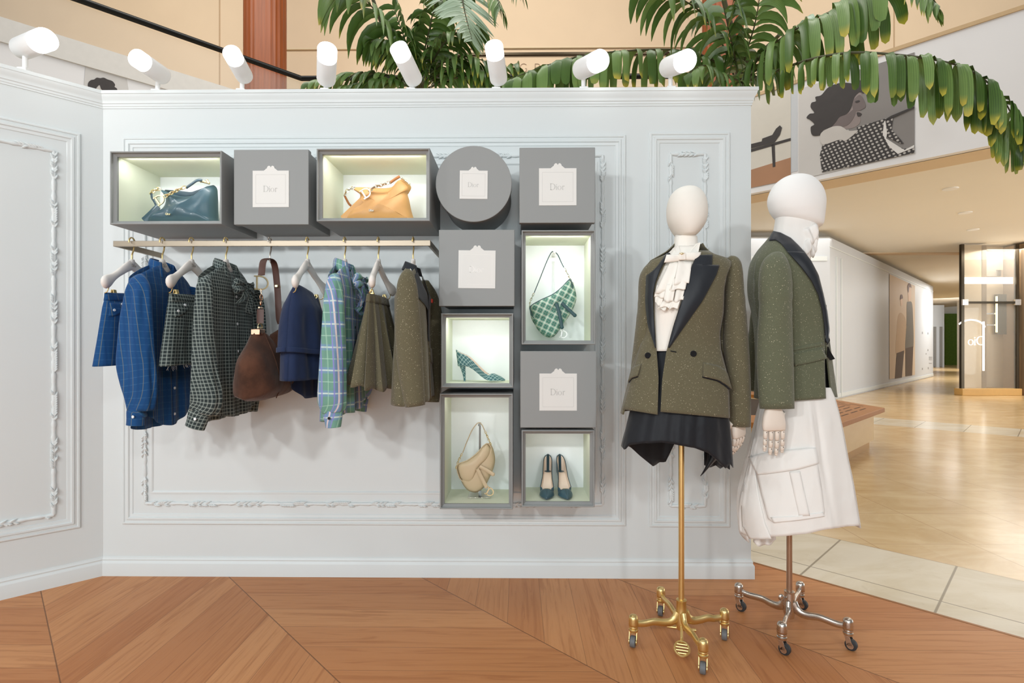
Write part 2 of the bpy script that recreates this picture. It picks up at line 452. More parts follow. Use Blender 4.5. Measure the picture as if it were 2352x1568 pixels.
def deck_material():
    t = NT('oak_chevron'); x = t.xyz(t.coords())
    v = t.m('MULTIPLY', t.m('SUBTRACT', t.m('ADD', x[0], x[1]), P0.x+P0.y), E2)
    kf = t.m('DIVIDE', v, 0.685); k = t.m('FLOOR', kf)
    par = t.m('FLOORED_MODULO', k, 2.0)                       # 1: planks along x, 0: along y
    par = t.m('GREATER_THAN', par, 0.5)
    across = t.m('ADD', t.m('MULTIPLY', par, x[1]), t.m('MULTIPLY', t.m('SUBTRACT', 1.0, par), x[0]))
    along = t.m('ADD', t.m('MULTIPLY', par, x[0]), t.m('MULTIPLY', t.m('SUBTRACT', 1.0, par), x[1]))
    pf = t.m('DIVIDE', t.m('ADD', across, 10.04), 0.147); pid = t.m('FLOOR', pf)
    w = t.white(t.comb(pid, k, 3.0))
    tone = w['Value']
    g = t.comb(t.m('MULTIPLY', along, 1.6), t.m('ADD', t.m('MULTIPLY', across, 26.0), t.m('MULTIPLY', tone, 50.0)), t.m('MULTIPLY', k, 7.0))
    n1 = t.noise(g, 1.4, 5, 0.62, dist=1.2); n2 = t.noise(t.comb(t.m('MULTIPLY', along, 3.0), t.m('MULTIPLY', across, 150.0), tone), 1.0, 3)
    col = t.mix(tone, lin((182,118,70)), lin((202,142,92)))
    col = t.mix(t.m('MULTIPLY', t.ramp(n1, .45, .72), .55), col, lin((154,92,50)))
    col = t.mix(t.m('MULTIPLY', t.ramp(n2, .55, .8), .25), col, lin((144,92,56)))
    ed = t.m('ABSOLUTE', t.m('SUBTRACT', t.m('FRACT', pf), 0.5)); gap = t.ramp(ed, 0.486, 0.497)
    e2 = t.m('ABSOLUTE', t.m('SUBTRACT', t.m('FRACT', kf), 0.5)); gap2 = t.ramp(e2, 0.4955, 0.4985)
    gp = t.m('MAXIMUM', t.m('MULTIPLY', gap, .6), gap2)
    col = t.mix(t.m('MULTIPLY', gp, .75), col, lin((92,56,30)))
    t.base(col, t.m('ADD', t.m('MULTIPLY', n1, 0.2), 0.36), 0.0, 0.35)
    t.bump(t.m('SUBTRACT', t.m('MULTIPLY', n2, .3), gp), 0.25, 0.0015)
    return t.mat
def marble_material():
    t = NT('polished_marble'); co = t.coords(); x = t.xyz(co)
    dx = t.m('SUBTRACT', x[0], P0.x); dy = t.m('SUBTRACT', x[1], P0.y)
    v = t.m('MULTIPLY', t.m('ADD', dx, dy), E2); u = t.m('MULTIPLY', t.m('SUBTRACT', dx, dy), E2)
    n1 = t.noise(t.vscale(co, (1.0, 2.2, 1)), 1.6, 6, .65, dist=1.0); n2 = t.noise(co, 14.0, 4, .6)
    gold = t.mix(t.ramp(n1, .3, .72), lin((202,170,120)), lin((224,198,154)))
    tone = t.white(t.comb(t.m('FLOOR', t.m('DIVIDE', x[0], .6)), t.m('FLOOR', t.m('DIVIDE', x[1], .6)), 1.0))['Value']
    gold = t.mix(t.m('MULTIPLY', tone, .22), gold, lin((188,148,92)))
    whit = t.mix(t.ramp(n1, .35, .75), lin((222,212,192)), lin((206,192,164)))
    whit = t.mix(t.m('MULTIPLY', t.ramp(n2, .62, .8), .25), whit, lin((160,138,104)))
    def line(c, per, off, w):
        return t.stripe(c, per, off, w, .3)
    jg = t.m('MAXIMUM', line(x[0], .6, .32, .006), line(x[1], .6, .56, .006))
    b1 = t.m('LESS_THAN', v, .82); b2 = t.m('MULTIPLY', t.m('GREATER_THAN', v, 6.8), t.m('LESS_THAN', v, 7.75))
    jw = t.m('MAXIMUM', line(u, .552, .185, .010), t.m('LESS_THAN', t.m('ABSOLUTE', t.m('SUBTRACT', v, .25)), .004))
    edge = t.m('LESS_THAN', t.m('ABSOLUTE', t.m('SUBTRACT', v, .82)), .005)
    gold = t.mix(t.m('MULTIPLY', jg, .55), gold, lin((150,106,50)))
    whit = t.mix(t.m('MULTIPLY', jw, .75), whit, lin((112,96,70)))
    col = t.mix(t.m('MAXIMUM', b1, b2), gold, whit)
    col = t.mix(t.m('MULTIPLY', edge, .5), col, lin((130,98,54)))
    rough = t.m('ADD', t.m('MULTIPLY', b1, .18), t.m('ADD', t.m('MULTIPLY', n2, .05), .17))
    return t.base(col, rough, 0.0, 0.5)
M['deck'] = deck_material(); M['marble'] = marble_material()
M['beige_plaster'] = plain('beige_plaster', (226,206,176), 0.8, var=0.03, scale=1.2)
M['beige_panel'] = plain('beige_stone_panel', (224,200,170), 0.55, var=0.05, scale=1.0)
M['soffit'] = plain('cream_soffit', (240,236,226), 0.8, var=0.02, scale=1.0)
M['white_board'] = plain('white_hoarding', (206,211,217), 0.5, var=0.01, scale=2)
M['fascia'] = plain('white_fascia', (240,240,242), 0.5, var=0.01, scale=2)

mb = MB()
L = P0+EDGE*5.4; B = P0-EDGE*0.35
mb.slab([(-6, B.y), (B.x, B.y), (L.x, L.y), (L.x, -6), (-6, -6)], -0.03, 0.0)
struct('floor_deck', mb, M['deck'], smooth=0)
mb = MB(); mb.slab([(-24, -8), (34, -8), (34, 46), (-24, 46)], -0.24, -0.031)
struct('floor', mb, M['marble'], smooth=0)
mb = MB()                                   # narrow dark bronze strip along the deck's edge
a = P0-EDGE*.1; b = P0+EDGE*5.0; w = NRM*.014
mb.slab([(a.x, a.y), (b.x, b.y), ((b+w).x, (b+w).y), ((a+w).x, (a+w).y)], -0.031, 0.001)
struct('trim_edge', mb, plain('bronze_edge_strip', (150,98,48), .4, .3))

# panelled partition: two walls that meet at 135 degrees
mb = MB(); mb.box((XC-.1, 0, 0), (XE, .14, WT-.002)); struct('wall_back', mb, M['wall'], smooth=0)
mb = MB(); mb.box((-3.0, 0, 0), (0.0, .14, WT-.002)); struct('wall_left', mb, M['wall'], smooth=0, loc=(XC, 0, 0), rotz=PI/4)

def sweep(path, prof, closed):
    """mitred sweep of a profile (inward offset, height out of the wall) along a rectangle or a line in the wall plane"""
    mb = MB(); rings = []
    n = len(path)
    for i, (x, z) in enumerate(path):
        ring = []
        for off, h in prof:
            ring.append((x, z, off, h))
        rings.append(ring)
    return rings
def frame_moulding(x0, x1, z0, z1, prof):
    mb = MB(); np_ = len(prof); cs = [(x0, z0, 1, 1), (x1, z0, -1, 1), (x1, z1, -1, -1), (x0, z1, 1, -1)]
    vs = [V((cx+sx*o, -h, cz+sz*o)) for cx, cz, sx, sz in cs for o, h in prof]
    fs = []
    for k in range(4):
        for j in range(np_-1):
            fs.append((k*np_+j, ((k+1) % 4)*np_+j, ((k+1) % 4)*np_+j+1, k*np_+j+1))
    return mb.add(vs, fs)
STEP = [(0,-.001),(0,.006),(.004,.010),(.010,.010),(.013,.005),(.022,.006),(.026,.012),(.034,.012),(.038,.006),(.050,.004),(.054,-.001)]
THIN = [(0,-.001),(.002,.005),(.010,.006),(.014,.003),(.017,-.001)]
def rope_frame(mb, x0, x1, z0, z1, r=.0105):
    """carved leaf and ribbon moulding: a lobed rod with clusters of small leaves"""
    rnd = random.Random(int(x0*100)+3)
    for (ax, az), (bx, bz) in (((x0,z0),(x1,z0)),((x1,z0),(x1,z1)),((x1,z1),(x0,z1)),((x0,z1),(x0,z0))):
        ln_ = math.hypot(bx-ax, bz-az); n = max(12, int(ln_/.012)); path = []; rad = []
        for k in range(n+1):
            t = k/n; s = t*ln_
            path.append((ax+(bx-ax)*t, -.002, az+(bz-az)*t))
            rad.append(r*(.62+.30*abs(math.sin(s*2*PI/.115))+.12*math.sin(s*190)))
        mb.tube(path, rad, 8, up=(0,1,0))
        s = .04
        while s < ln_-.02:
            if math.sin(s*2*PI/.23) > -.2:
                t = s/ln_; px, pz = ax+(bx-ax)*t, az+(bz-az)*t
                dx, dz = (bx-ax)/ln_, (bz-az)/ln_; sg = rnd.choice((-1, 1))
                nx, nz = -dz*sg, dx*sg
                mb.tube([(px+nx*.003, -.008, pz+nz*.003), (px+dx*.010+nx*.009, -.012, pz+dz*.010+nz*.009), (px+dx*.022+nx*.013, -.004, pz+dz*.022+nz*.013)], [.0045, .005, .001], 5)
            s += .011
def zw(py): return at(1190, py, 0).z
def xw(px): return at(px, 800, 0).x
struct('trim_1', frame_moulding(xw(283), xw(1437), zw(1206), zw(312), STEP), M['trim'], smooth=20)
mb = MB(); rope_frame(mb, xw(334), xw(1384), zw(1158), zw(358)); struct('trim_2', mb, M['trim'], smooth=60)
struct('trim_3', frame_moulding(xw(346), xw(1372), zw(1136), zw(372), THIN), M['trim'], smooth=20)
struct('trim_4', frame_moulding(xw(1491), xw(1676), zw(1208), zw(307), STEP), M['trim'], smooth=20)
mb = MB(); rope_frame(mb, xw(1540), xw(1619), zw(1160), zw(356)); struct('trim_5', mb, M['trim'], smooth=60)
struct('trim_6', frame_moulding(-1.25, -.090, .262, 2.20, STEP), M['trim'], smooth=20, loc=(XC, 0, 0), rotz=PI/4)
mb = MB(); rope_frame(mb, -1.14, -.190, .345, 2.09); struct('trim_7', mb, M['trim'], smooth=60, loc=(XC, 0, 0), rotz=PI/4)

def run_profile(prof):
    """profile (out, z) along the left wall, round the corner, along the back wall and round its free end"""
    mb = MB(); vs = []; ang = math.radians(22.5)
    dl = V((-E2, -E2, 0)); nl = V((E2, -E2, 0)); nb = V((0, -1, 0))
    mit = (nl+nb).normalized()/math.cos(ang)
    c = V((XC, 0, 0))
    ends = [lambda o: c+dl*3.0+nl*o, lambda o: c+mit*o, lambda o: V((XE+o, -o, 0)), lambda o: V((XE+o, .14, 0))]
    for e in ends:
        for o, z in prof:
            p = e(o); vs.append(V((p.x, p.y, z)))
    n = len(prof)
    fs = [(k*n+j, k*n+j+1, (k+1)*n+j+1, (k+1)*n+j) for k in range(3) for j in range(n-1)]
    fs += [tuple(range(3*n, 4*n))]
    return mb.add(vs, fs)
cor = [(-.001,2.352),(.004,2.352),(.004,2.360),(.007,2.363),(.007,2.372),(.011,2.376),(.011,2.384),(.014,2.392),(.020,2.402),(.023,2.412),(.024,2.416),(.027,2.418),(.027,WT),(-.001,WT),(-.1,WT)]
struct('trim_cornice', run_profile(cor), M['trim'], smooth=25)
bas = [(-.001,.094),(.003,.094),(.004,.088),(.008,.082),(.006,.076),(.009,.070),(.012,.066),(.013,.062),(.013,.0),(-.001,.0)]
struct('baseboard_back', run_profile(bas), M['trim'], smooth=25)

# ---------------------------------------------------------------- the mall beyond
def on_plane(px, py, p0, n):
    d = ray(px, py); return CAM+d*((V(p0)-CAM).dot(n)/d.dot(n))
class Plane:
    """a vertical plane with its own frame: u along it, z up, faces the viewer"""
    def __init__(s, p0, along):
        s.p0 = V(p0); s.a = V(along).normalized(); s.n = V((s.a.y, -s.a.x, 0))
        if s.n.dot(CAM-s.p0) < 0: s.n = -s.n
    def uz(s, px, py):
        p = on_plane(px, py, s.p0, s.n); return ((p-s.p0).dot(s.a), p.z)
    def w(s, u, z, out=0.0): return V((s.p0.x, s.p0.y, 0))+s.a*u+s.n*out+V((0,0,z))
    def poly(s, mb, pts, out, mi=0, sm=0, th=.003):
        """polygon given in pixels of the photograph, laid flat on the plane"""
        q = [s.uz(*p) for p in pts]
        if sm: q = spline2(q, sm, True)
        s.polyu(mb, q, out, mi, th)
    def polyu(s, mb, q, out, mi=0, th=.003):
        n = len(q)
        fr = [s.w(u, z, out) for u, z in q]; bk = [s.w(u, z, out-th) for u, z in q]
        nn = sum((((fr[i]-fr[0]).cross(fr[(i+1)%n]-fr[0])) for i in range(n)), V())
        if nn.dot(s.n) < 0: fr.reverse(); bk.reverse(); q = q[::-1]
        mb.add(fr+bk, [tuple(range(n))]+[(i, i+n, (i+1)%n+n, (i+1)%n) for i in range(n)], mi, q+q)
    def slab(s, mb, u0, u1, z0, z1, o0, o1, mi=0):
        vs = [s.w(u, z, o) for z in (z0, z1) for u, o in ((u0,o0),(u1,o0),(u1,o1),(u0,o1))]
        mb.add(vs, [(3,2,1,0),(4,5,6,7),(0,1,5,4),(1,2,6,5),(2,3,7,6),(3,0,4,7)], mi)

# right-hand balcony: white parapet carrying printed posters
RB = Plane((3.8, 6.03, 0), (E2, -E2, 0))
zb = RB.uz(1727, 444)[1]; zt = RB.uz(1737, 222)[1]
mb = MB(); RB.slab(mb, -2.2, 9, zb, zt, -.12, 0); struct('wall_balcony_right', mb, M['fascia'], smooth=0)
mb = MB(); RB.slab(mb, -2.2, 9, zt, zt+.05, -.14, .02); struct('trim_handrail', mb, plain('pale_oak_handrail', (206,176,134), .5), smooth=0)
mb = MB()
zs = zb-.02
c0 = RB.w(-2.2, 0, -.55); c1 = RB.w(9, 0, -.55)
mb.slab([(c0.x, c0.y), (c1.x, c1.y), (c1.x+22, c1.y+14), (c0.x+22, c0.y+34), (c0.x, c0.y+26)], zs+.10, zs+.4)
struct('ceiling', mb, M['soffit'], smooth=0)
mb = MB(); RB.slab(mb, -2.2, 9, zs+.02, zs+.3, -.62, -.10); struct('trim_soffit', mb, M['beige_plaster'], smooth=0)
for px, py in ((2183,433),(2217,488),(2235,527)):
    p = onz(px, py, zs+.10)
    k = thing('ceiling_downlight', {433:'round recessed downlight nearest in the cream ceiling', 488:'middle of three recessed downlights in the cream ceiling', 527:'recessed downlight in the cream ceiling just above the glass lift'}[py], 'ceiling light', (p.x, p.y, zs+.10), 0, 'recessed downlights')
    m1 = MB(); m1.lathe([(.07,-.012),(.105,-.012),(.11,0),(.07,0)], 24); obj('bezel', m1, M['white_enamel'], k)
    m2 = MB(); m2.lathe([(.001,-.008),(.07,-.008),(.07,-.004),(.001,-.004)], 24); obj('lens', m2, glow('downlight_lens', (255,244,224), 9), k)

# posters on the parapet
PM = [plain('poster_pale', (212,210,208), .5, var=.02), plain('poster_grey', (140,136,134), .5, var=.08, scale=2), plain('poster_black', (58,53,52), .55, var=.2, scale=9),
      plain('poster_skin', (150,138,136), .5, var=.12, scale=4), plain('poster_light_skin', (206,202,198), .5, var=.06, scale=4)]
t = NT('poster_knit'); uv = t.xyz(t.coords('UV'))
a = t.m('FRACT', t.m('ADD', t.m('MULTIPLY', uv[0], 18.0), t.m('MULTIPLY', uv[1], 7.0))); b = t.m('FRACT', t.m('SUBTRACT', t.m('MULTIPLY', uv[1], 19.0), t.m('MULTIPLY', uv[0], 5.0)))
d = t.m('SQRT', t.m('ADD', t.m('POWER', t.m('SUBTRACT', a, .5), 2.0), t.m('POWER', t.m('SUBTRACT', b, .5), 2.0)))
t.base(t.mix(t.ramp(d, .34, .24), lin((56,52,52)), lin((190,186,182))), .5); PM.append(t.mat)
PM.append(plain('poster_white', (232,230,228), .5)); PM.append(plain('poster_floor_brown', (176,132,100), .4, var=.1, scale=3)); PM.append(plain('poster_paper', (218,214,204), .5, var=.03)); PM.append(plain('poster_skin_mid', (116,105,104), .5, var=.12, scale=4))
def Z(pts): return [(1652+x/3.357, y/3.357) for x, y in pts]
mb = MB()
P = RB.poly
P(mb, Z([(612,690),(1507,405),(1507,1180),(612,1385)]), .008, 0)
P(mb, Z([(1060,545),(1507,405),(1507,1180),(1000,1295),(1000,700)]), .011, 1)
P(mb, Z([(860,985),(900,900),(1000,800),(1040,740),(1090,715),(1110,770),(1131,815),(1112,838),(1085,852),(1102,882),(1087,900),(1092,930),(1076,962),(1030,988),(950,1000)]), .014, 3, 70)
P(mb, Z([(1028,800),(1040,770),(1090,735),(1132,815),(1105,845),(1060,860),(1035,845)]), .017, 9, 70)
P(mb, Z([(1050,786),(1078,776),(1086,786),(1062,796)]), .020, 2, 30)
P(mb, Z([(676,910),(700,880),(735,872),(708,830),(715,795),(748,782),(745,750),(790,735),(850,672),(950,640),(1060,648),(1085,622),(1130,640),(1138,690),(1112,722),(1085,712),(1045,752),(1020,830),(985,880),(930,905),(900,945),(860,985),(805,1005),(790,1040),(722,1045),(708,985),(735,960),(700,925)]), .018, 2, 260)
P(mb, Z([(1062,872),(1080,868),(1100,880),(1088,898),(1070,900)]), .0165, 2, 30)
P(mb, Z([(905,905),(990,880),(1040,845),(1052,880),(1000,960),(920,985),(880,975)]), .0165, 9, 60)
P(mb, Z([(785,1035),(860,985),(935,975),(1000,1010),(1070,1008),(1040,1040),(975,1088),(930,1080),(800,1115)]), .020, 4, 70)
P(mb, Z([(800,1112),(930,1078),(978,1088),(1072,1010),(1060,985),(1270,920),(1338,905),(1275,945),(1268,1050),(1310,1105),(1430,1150),(1507,1130),(1507,1180),(795,1330),(778,1200)]), .018, 5)
P(mb, Z([(1272,945),(1282,930),(1300,1010),(1290,1070),(1430,1160),(1505,1120),(1505,1140),(1380,1190),(1310,1130),(1264,1040)]), .021, 6)
P(mb, Z([(1285,935),(1342,905),(1330,1000),(1425,1105),(1410,1112),(1300,1060)]), .022, 5)
P(mb, Z([(1275,928),(1330,895),(1507,822),(1507,836),(1340,912)]), .024, 2)
tag(obj('wall_poster', mb, PM, smooth=0), 'large black and white wall poster of a curly haired person in a dotted knit', 'poster')
mb = MB()
P(mb, Z([(215,760),(553,665),(553,1385),(215,1455)]), .008, 8)
P(mb, Z([(215,1320),(553,1215),(553,1385),(215,1455)]), .011, 7)
P(mb, Z([(215,1160),(553,1065),(553,1085),(215,1182)]), .014, 2)
P(mb, Z([(405,1118),(430,1112),(435,1285),(415,1290)]), .014, 2)
P(mb, Z([(215,1120),(330,1092),(335,1070),(412,1042),(440,995),(470,968),(486,985),(470,1040),(428,1098),(215,1155)]), .017, 2)
tag(obj('wall_poster', mb, PM, smooth=0), 'colour wall poster of a black shoe resting on a dark bench', 'poster')
mb = MB()                                    # seam between the printed sheets
RB.slab(mb, RB.uz(1834,300)[0]-.16, RB.uz(1834,300)[0]-.012, zb+.2, zt-.02, 0, .004); struct('trim_8', mb, M['white_board'], smooth=0)

# left-hand balcony, behind the spotlights
LB = Plane((-3.9, 6.96, 0), (E2, E2, 0))
z1 = LB.uz(0, 40)[1]; z2 = LB.uz(0, 97)[1]
mb = MB(); LB.slab(mb, -9, -.05, z2-1.7, z2, -.12, 0); struct('wall_balcony_left', mb, M['fascia'], smooth=0)
mb = MB(); LB.slab(mb, -9, -.05, z2+.002, z1, -.12, .03); struct('trim_9', mb, plain('grey_white_band', (222,220,216), .6), smooth=0)
mb = MB()
LB.poly(mb, [(196,150),(290,172),(300,240),(190,240)], .006, 0)
LB.poly(mb, [(203,205),(202,192),(208,185),(216,183),(222,179),(230,180),(238,179),(247,183),(258,187),(264,195),(263,200),(269,206),(264,222),(250,226),(240,212),(232,205),(228,196),(220,205),(219,222),(208,218)], .012, 1, 120)
LB.poly(mb, [(220,205),(228,195),(240,210),(250,226),(240,240),(222,236)], .010, 2)
tag(obj('wall_poster', mb, [PM[0], PM[2], PM[4]], smooth=0), 'pale balcony poster with a dark curly head showing just above the left wall', 'poster')

# handrail of the upper gallery: sloping view on the left, then straight across
zr = 6.0
rp = [LB.w(u, zr, .0) for u in (-9, -.02)]
mb = MB(); mb.tube([rp[0], rp[1]], .045, 12); mb.tube([rp[1], V((3.4, rp[1].y, zr))], .045, 12)
tag(obj('gallery_handrail', mb, M['dark_metal']), 'long black tubular handrail of the upper gallery', 'handrail')
mb = MB(); mb.box((rp[1].x, rp[1].y+.0, 3.6), (2.95, rp[1].y+.12, 5.0)); struct('wall_gallery', mb, M['fascia'], smooth=0)
mb = MB(); LB.slab(mb, -9, -.04, z1+.02, zr-.06, -.03, -.018); mb.box((rp[1].x+.02, rp[1].y+.02, 5.0), (3.2, rp[1].y+.035, zr-.06))
struct('window_balustrade', mb, glass('clear_balustrade', (250,250,248), .03, .06), smooth=0)

# upper level shop front and beige walls
YB = 12.0
mb = MB(); mb.box((-30, YB, 3.7), (34, YB+.3, 15)); struct('wall_far', mb, M['beige_panel'], smooth=0)
def yb(py): return at(1176, py, YB).z
mb = MB()
mb.box((at(560,0,YB).x, YB-.06, yb(113)), (at(1650,0,YB).x, YB-.001, yb(109)))
mb.box((at(560,0,YB).x, YB-.10, yb(205)), (at(1650,0,YB).x, YB-.001, yb(180)))
struct('trim_10', mb, M['beige_plaster'], smooth=0)
mb = MB(); mb.box((at(1050,0,YB).x, YB-.08, yb(129)), (at(1650,0,YB).x, YB-.001, yb(124))); mb.box((at(1050,0,YB).x, YB-.05, yb(180)), (at(1640,0,YB).x, YB-.001, yb(172)))
struct('trim_11', mb, M['bronze'], smooth=0)
mb = MB()
for px in (503, 1740, 2052): mb.box((at(px,0,YB).x, YB-.008, 3.8), (at(px+3,0,YB).x, YB-.001, 12))
struct('trim_12', mb, plain('panel_joint', (188,160,128), .7), smooth=0)

def stroke(mb, pts, wd, M_, th=.004, closed=False):
    """flat pen stroke through points in x,z; wd is one width or one per point"""
    n = len(pts); L_ = []; R_ = []
    for i in range(n):
        a = pts[(i-1) % n] if (closed or i) else pts[i]; b = pts[(i+1) % n] if (closed or i < n-1) else pts[i]
        dx, dz = b[0]-a[0], b[1]-a[1]; l = math.hypot(dx, dz) or 1
        w_ = (wd[i] if isinstance(wd, list) else wd)/2
        L_.append((pts[i][0]-dz/l*w_, pts[i][1]+dx/l*w_)); R_.append((pts[i][0]+dz/l*w_, pts[i][1]-dx/l*w_))
    vs = [V((x, y, z)) for y in (-th, 0) for row in (L_, R_) for x, z in row]
    m = n; fs = []
    for i in range(n if closed else n-1):
        j = (i+1) % n
        fs += [(i, m+i, m+j, j), (2*m+i, 2*m+j, 3*m+j, 3*m+i), (i, j, 2*m+j, 2*m+i), (m+i, 3*m+i, 3*m+j, m+j)]
    if not closed: fs += [(0, 2*m, 3*m, m), (m-1, 2*m-1, 4*m-1, 3*m-1)]
    mb.add([M_ @ v for v in vs], fs)
def arc(cx, cz, rx, rz, a0, a1, n=16):
    return [(cx+rx*math.cos(math.radians(lerp(a0, a1, k/n))), cz+rz*math.sin(math.radians(lerp(a0, a1, k/n)))) for k in range(n+1)]
def word_dior(mb, h, M_, th=.002, mirror=False, upto=4, bold=1.0):
    """the four serif letters, cap height h, centred, flat in x,z and facing -y"""
    s = -1 if mirror else 1
    Mx = M_ @ Matrix.Scale(s, 4, (1,0,0)) @ Matrix.Scale(h, 4)
    t = th/h; b_ = bold
    def S(pts, w, closed=False):
        stroke(mb, pts, [x*b_ for x in w] if isinstance(w, list) else w*b_, Mx, t, closed)
    x = -1.22
    S([(x+.10, 0), (x+.10, 1)], .12); S([(x-.03, .015), (x+.25, .015)], .035); S([(x-.03, .985), (x+.25, .985)], .035)
    bow = [(x+.10, .975), (x+.30, .985)]+arc(x+.34, .5, .44, .485, 88, -88, 20)+[(x+.30, .015), (x+.10, .025)]
    S(bow, [.04, .04]+[.05+.10*math.cos(math.radians(lerp(88, -88, k/20)))**2 for k in range(21)]+[.04, .04])
    if upto >= 2:
        S([(x+1.02, 0), (x+1.02, .62)], .10); S([(x+.91, .015), (x+1.13, .015)], .03); S([(x+.90, .60), (x+1.03, .62)], .04)
        S([(x+.965, .84), (x+1.075, .84)], .11)
    if upto >= 3:
        ang = [k/24 for k in range(24)]
        S([(x+1.50+.27*math.cos(2*PI*a), .31+.31*math.sin(2*PI*a)) for a in ang], [.04+.075*math.cos(2*PI*a)**2 for a in ang], True)
    if upto >= 4:
        S([(x+2.02, 0), (x+2.02, .62)], .10); S([(x+1.91, .015), (x+2.16, .015)], .03); S([(x+1.91, .60), (x+2.03, .62)], .04)
        S([(x+2.04, .42)]+arc(x+2.19, .42, .14, .19, 150, 60, 8)+[(x+2.31, .55)], [.03]+[.05+.008*k for k in range(9)]+[.12])
# faint shop lettering of the upper level: G R A
h = yb(147)-yb(166)
lm = plain('dull_bronze_letters', (150,124,100), .5)
sg = thing('shop_lettering', 'faint bronze capital letters on the upper shop front behind the leaves', 'sign', (at(1235,157,YB).x, YB-.012, yb(166)))
def letter(px, *strokes):
    mb = MB(); g = Matrix.Translation((at(px, 157, YB).x-sg.location.x, 0, 0)) @ Matrix.Scale(h, 4)
    for pts, w_ in strokes: stroke(mb, pts, w_, g, .02)
    obj('letter', mb, lm, sg, smooth=0)
letter(1203, (arc(0, .5, .46, .5, 45, 315, 20)+[(.34, .42), (.18, .42)], .055))
letter(1235, ([(-.3, 0), (-.3, 1)], .07), ([(-.3, .98)]+arc(0, .73, .25, .25, 80, -80, 10)+[(-.3, .48)], .055), ([(-.05, .48), (.36, 0)], .06))
letter(1267, ([(-.4, 0), (0, 1)], .045), ([(0, 1), (.4, 0)], .07), ([(-.22, .36), (.24, .36)], .045))

# fluted wooden columns
def column_material():
    t = NT('fluted_mahogany'); co = t.coords(); n = t.noise(t.vscale(co, (9, 9, .35)), 3.0, 4)
    return t.base(t.mix(n, lin((100,46,16)), lin((164,84,30))), .42, 0, .4)
cm = column_material()
for (pa, pb, Y, lab) in ((542, 639, 9.3, 'fluted dark wooden column left of the palms'), (1627, 1722, 9.3, 'fluted wooden column half hidden by the right hand palm')):
    xa, xb = at(pa, 0, Y).x, at(pb, 0, Y).x; r = (xb-xa)/2; mb = MB(); ring = []
    nf = 26
    for k in range(nf*6):
        th = 2*PI*k/(nf*6); q = 1-.022*abs(math.sin(th*nf/2))
        ring.append((r*q*math.cos(th), r*.8*q*math.sin(th)))
    mb.loft([[V((x, y, z)) for x, y in ring] for z in (3.6, 14)], True, True)
    tag(obj('fluted_column', mb, cm, loc=((xa+xb)/2, Y+r*.8, 0), smooth=30), lab, 'column', 'fluted wooden columns')

# white hoarding and the corridor at the right
HB = Plane((7.0, 9.35, 0), (E2, E2, 0))
h0 = HB.uz(1904, 800)[0]; h1 = HB.uz(2143, 700)[0]; hz = 3.58
mb = MB(); HB.slab(mb, h0, h1, -.03, hz, -.15, 0)
pc = HB.w(h0, 0)
mb.box((pc.x-5, pc.y-.0, -.03), (pc.x+.02, pc.y+.15, hz))
struct('wall_right', mb, M['white_board'], smooth=0)
mb = MB(); HB.slab(mb, h0, h1, 0, .09, 0, .015); HB.slab(mb, h0, h1, hz-.22, hz-.19, 0, .012)
for px in (1919, 1930): HB.slab(mb, HB.uz(px, 700)[0], HB.uz(px, 700)[0]+.05, 0, 3.2, 0, .03)
mb.box((pc.x-5, pc.y-.02, 3.05), (pc.x-.05, pc.y, 3.15))
struct('trim_13', mb, M['trim'], smooth=0)
mb = MB()
def HZ(pts): return [(1880+x/3.136, 500+y/3.136) for x, y in pts]
HM = [plain('poster_sand', (216,196,172), .6, var=.06, scale=.8), plain('poster_coat', (120,116,108), .6, var=.1), plain('poster_trousers', (92,78,70), .6, var=.1), plain('poster_face', (226,196,170), .6, var=.03), plain('poster_hair', (104,66,44), .6), plain('poster_camel_coat', (198,172,142), .6, var=.08)]
HB.poly(mb, HZ([(508,405),(692,490),(692,1130),(508,1162)]), .012, 0)
HB.poly(mb, HZ([(632,620),(645,605),(668,612),(676,700),(678,940),(622,960),(630,760)]), .016, 1, 50)
HB.poly(mb, HZ([(622,940),(678,925),(670,1135),(622,1142)]), .018, 2)
HB.poly(mb, HZ([(572,700),(600,690),(628,760),(624,960),(556,985),(560,800)]), .015, 5, 50)
HB.poly(mb, HZ([(558,975),(612,955),(596,1150),(546,1158)]), .018, 2)
HB.poly(mb, HZ([(640,490),(660,500),(664,560),(652,600),(642,590)]), .018, 3, 30); HB.poly(mb, HZ([(636,500),(646,472),(660,480),(664,505),(650,500),(642,540)]), .020, 4, 30)
HB.poly(mb, HZ([(584,580),(598,575),(600,620),(590,635)]), .018, 3, 30); HB.poly(mb, HZ([(582,590),(586,558),(598,555),(602,580),(590,585)]), .020, 4, 30)
tag(obj('fashion_poster', mb, HM, smooth=0), 'sandy poster of two standing people in coats on the white hoarding', 'poster')
nt = thing('printed_notice', 'small grey print on the white hoarding near its far end', 'notice', HB.w(HB.uz(2120, 800)[0], 0))
nm = plain('notice_ink', (150,152,156), .6)
for x, y, w_, h_ in ((745,820,6,16),(785,825,6,14),(785,945,6,14),(772,975,6,8),(745,1080,6,14),(787,1075,6,14),(795,1000,24,4),(795,1009,24,4),(795,1019,24,4),(795,1045,22,4)):
    mb = MB(); HB.poly(mb, HZ([(x,y),(x+w_,y+1),(x+w_,y+h_),(x,y+h_+1)]), .004, 0)
    mb.v = [p-V(nt.location) for p in mb.v]; obj('print_line' if w_ > 10 else 'print_mark', mb, nm, nt, smooth=0)

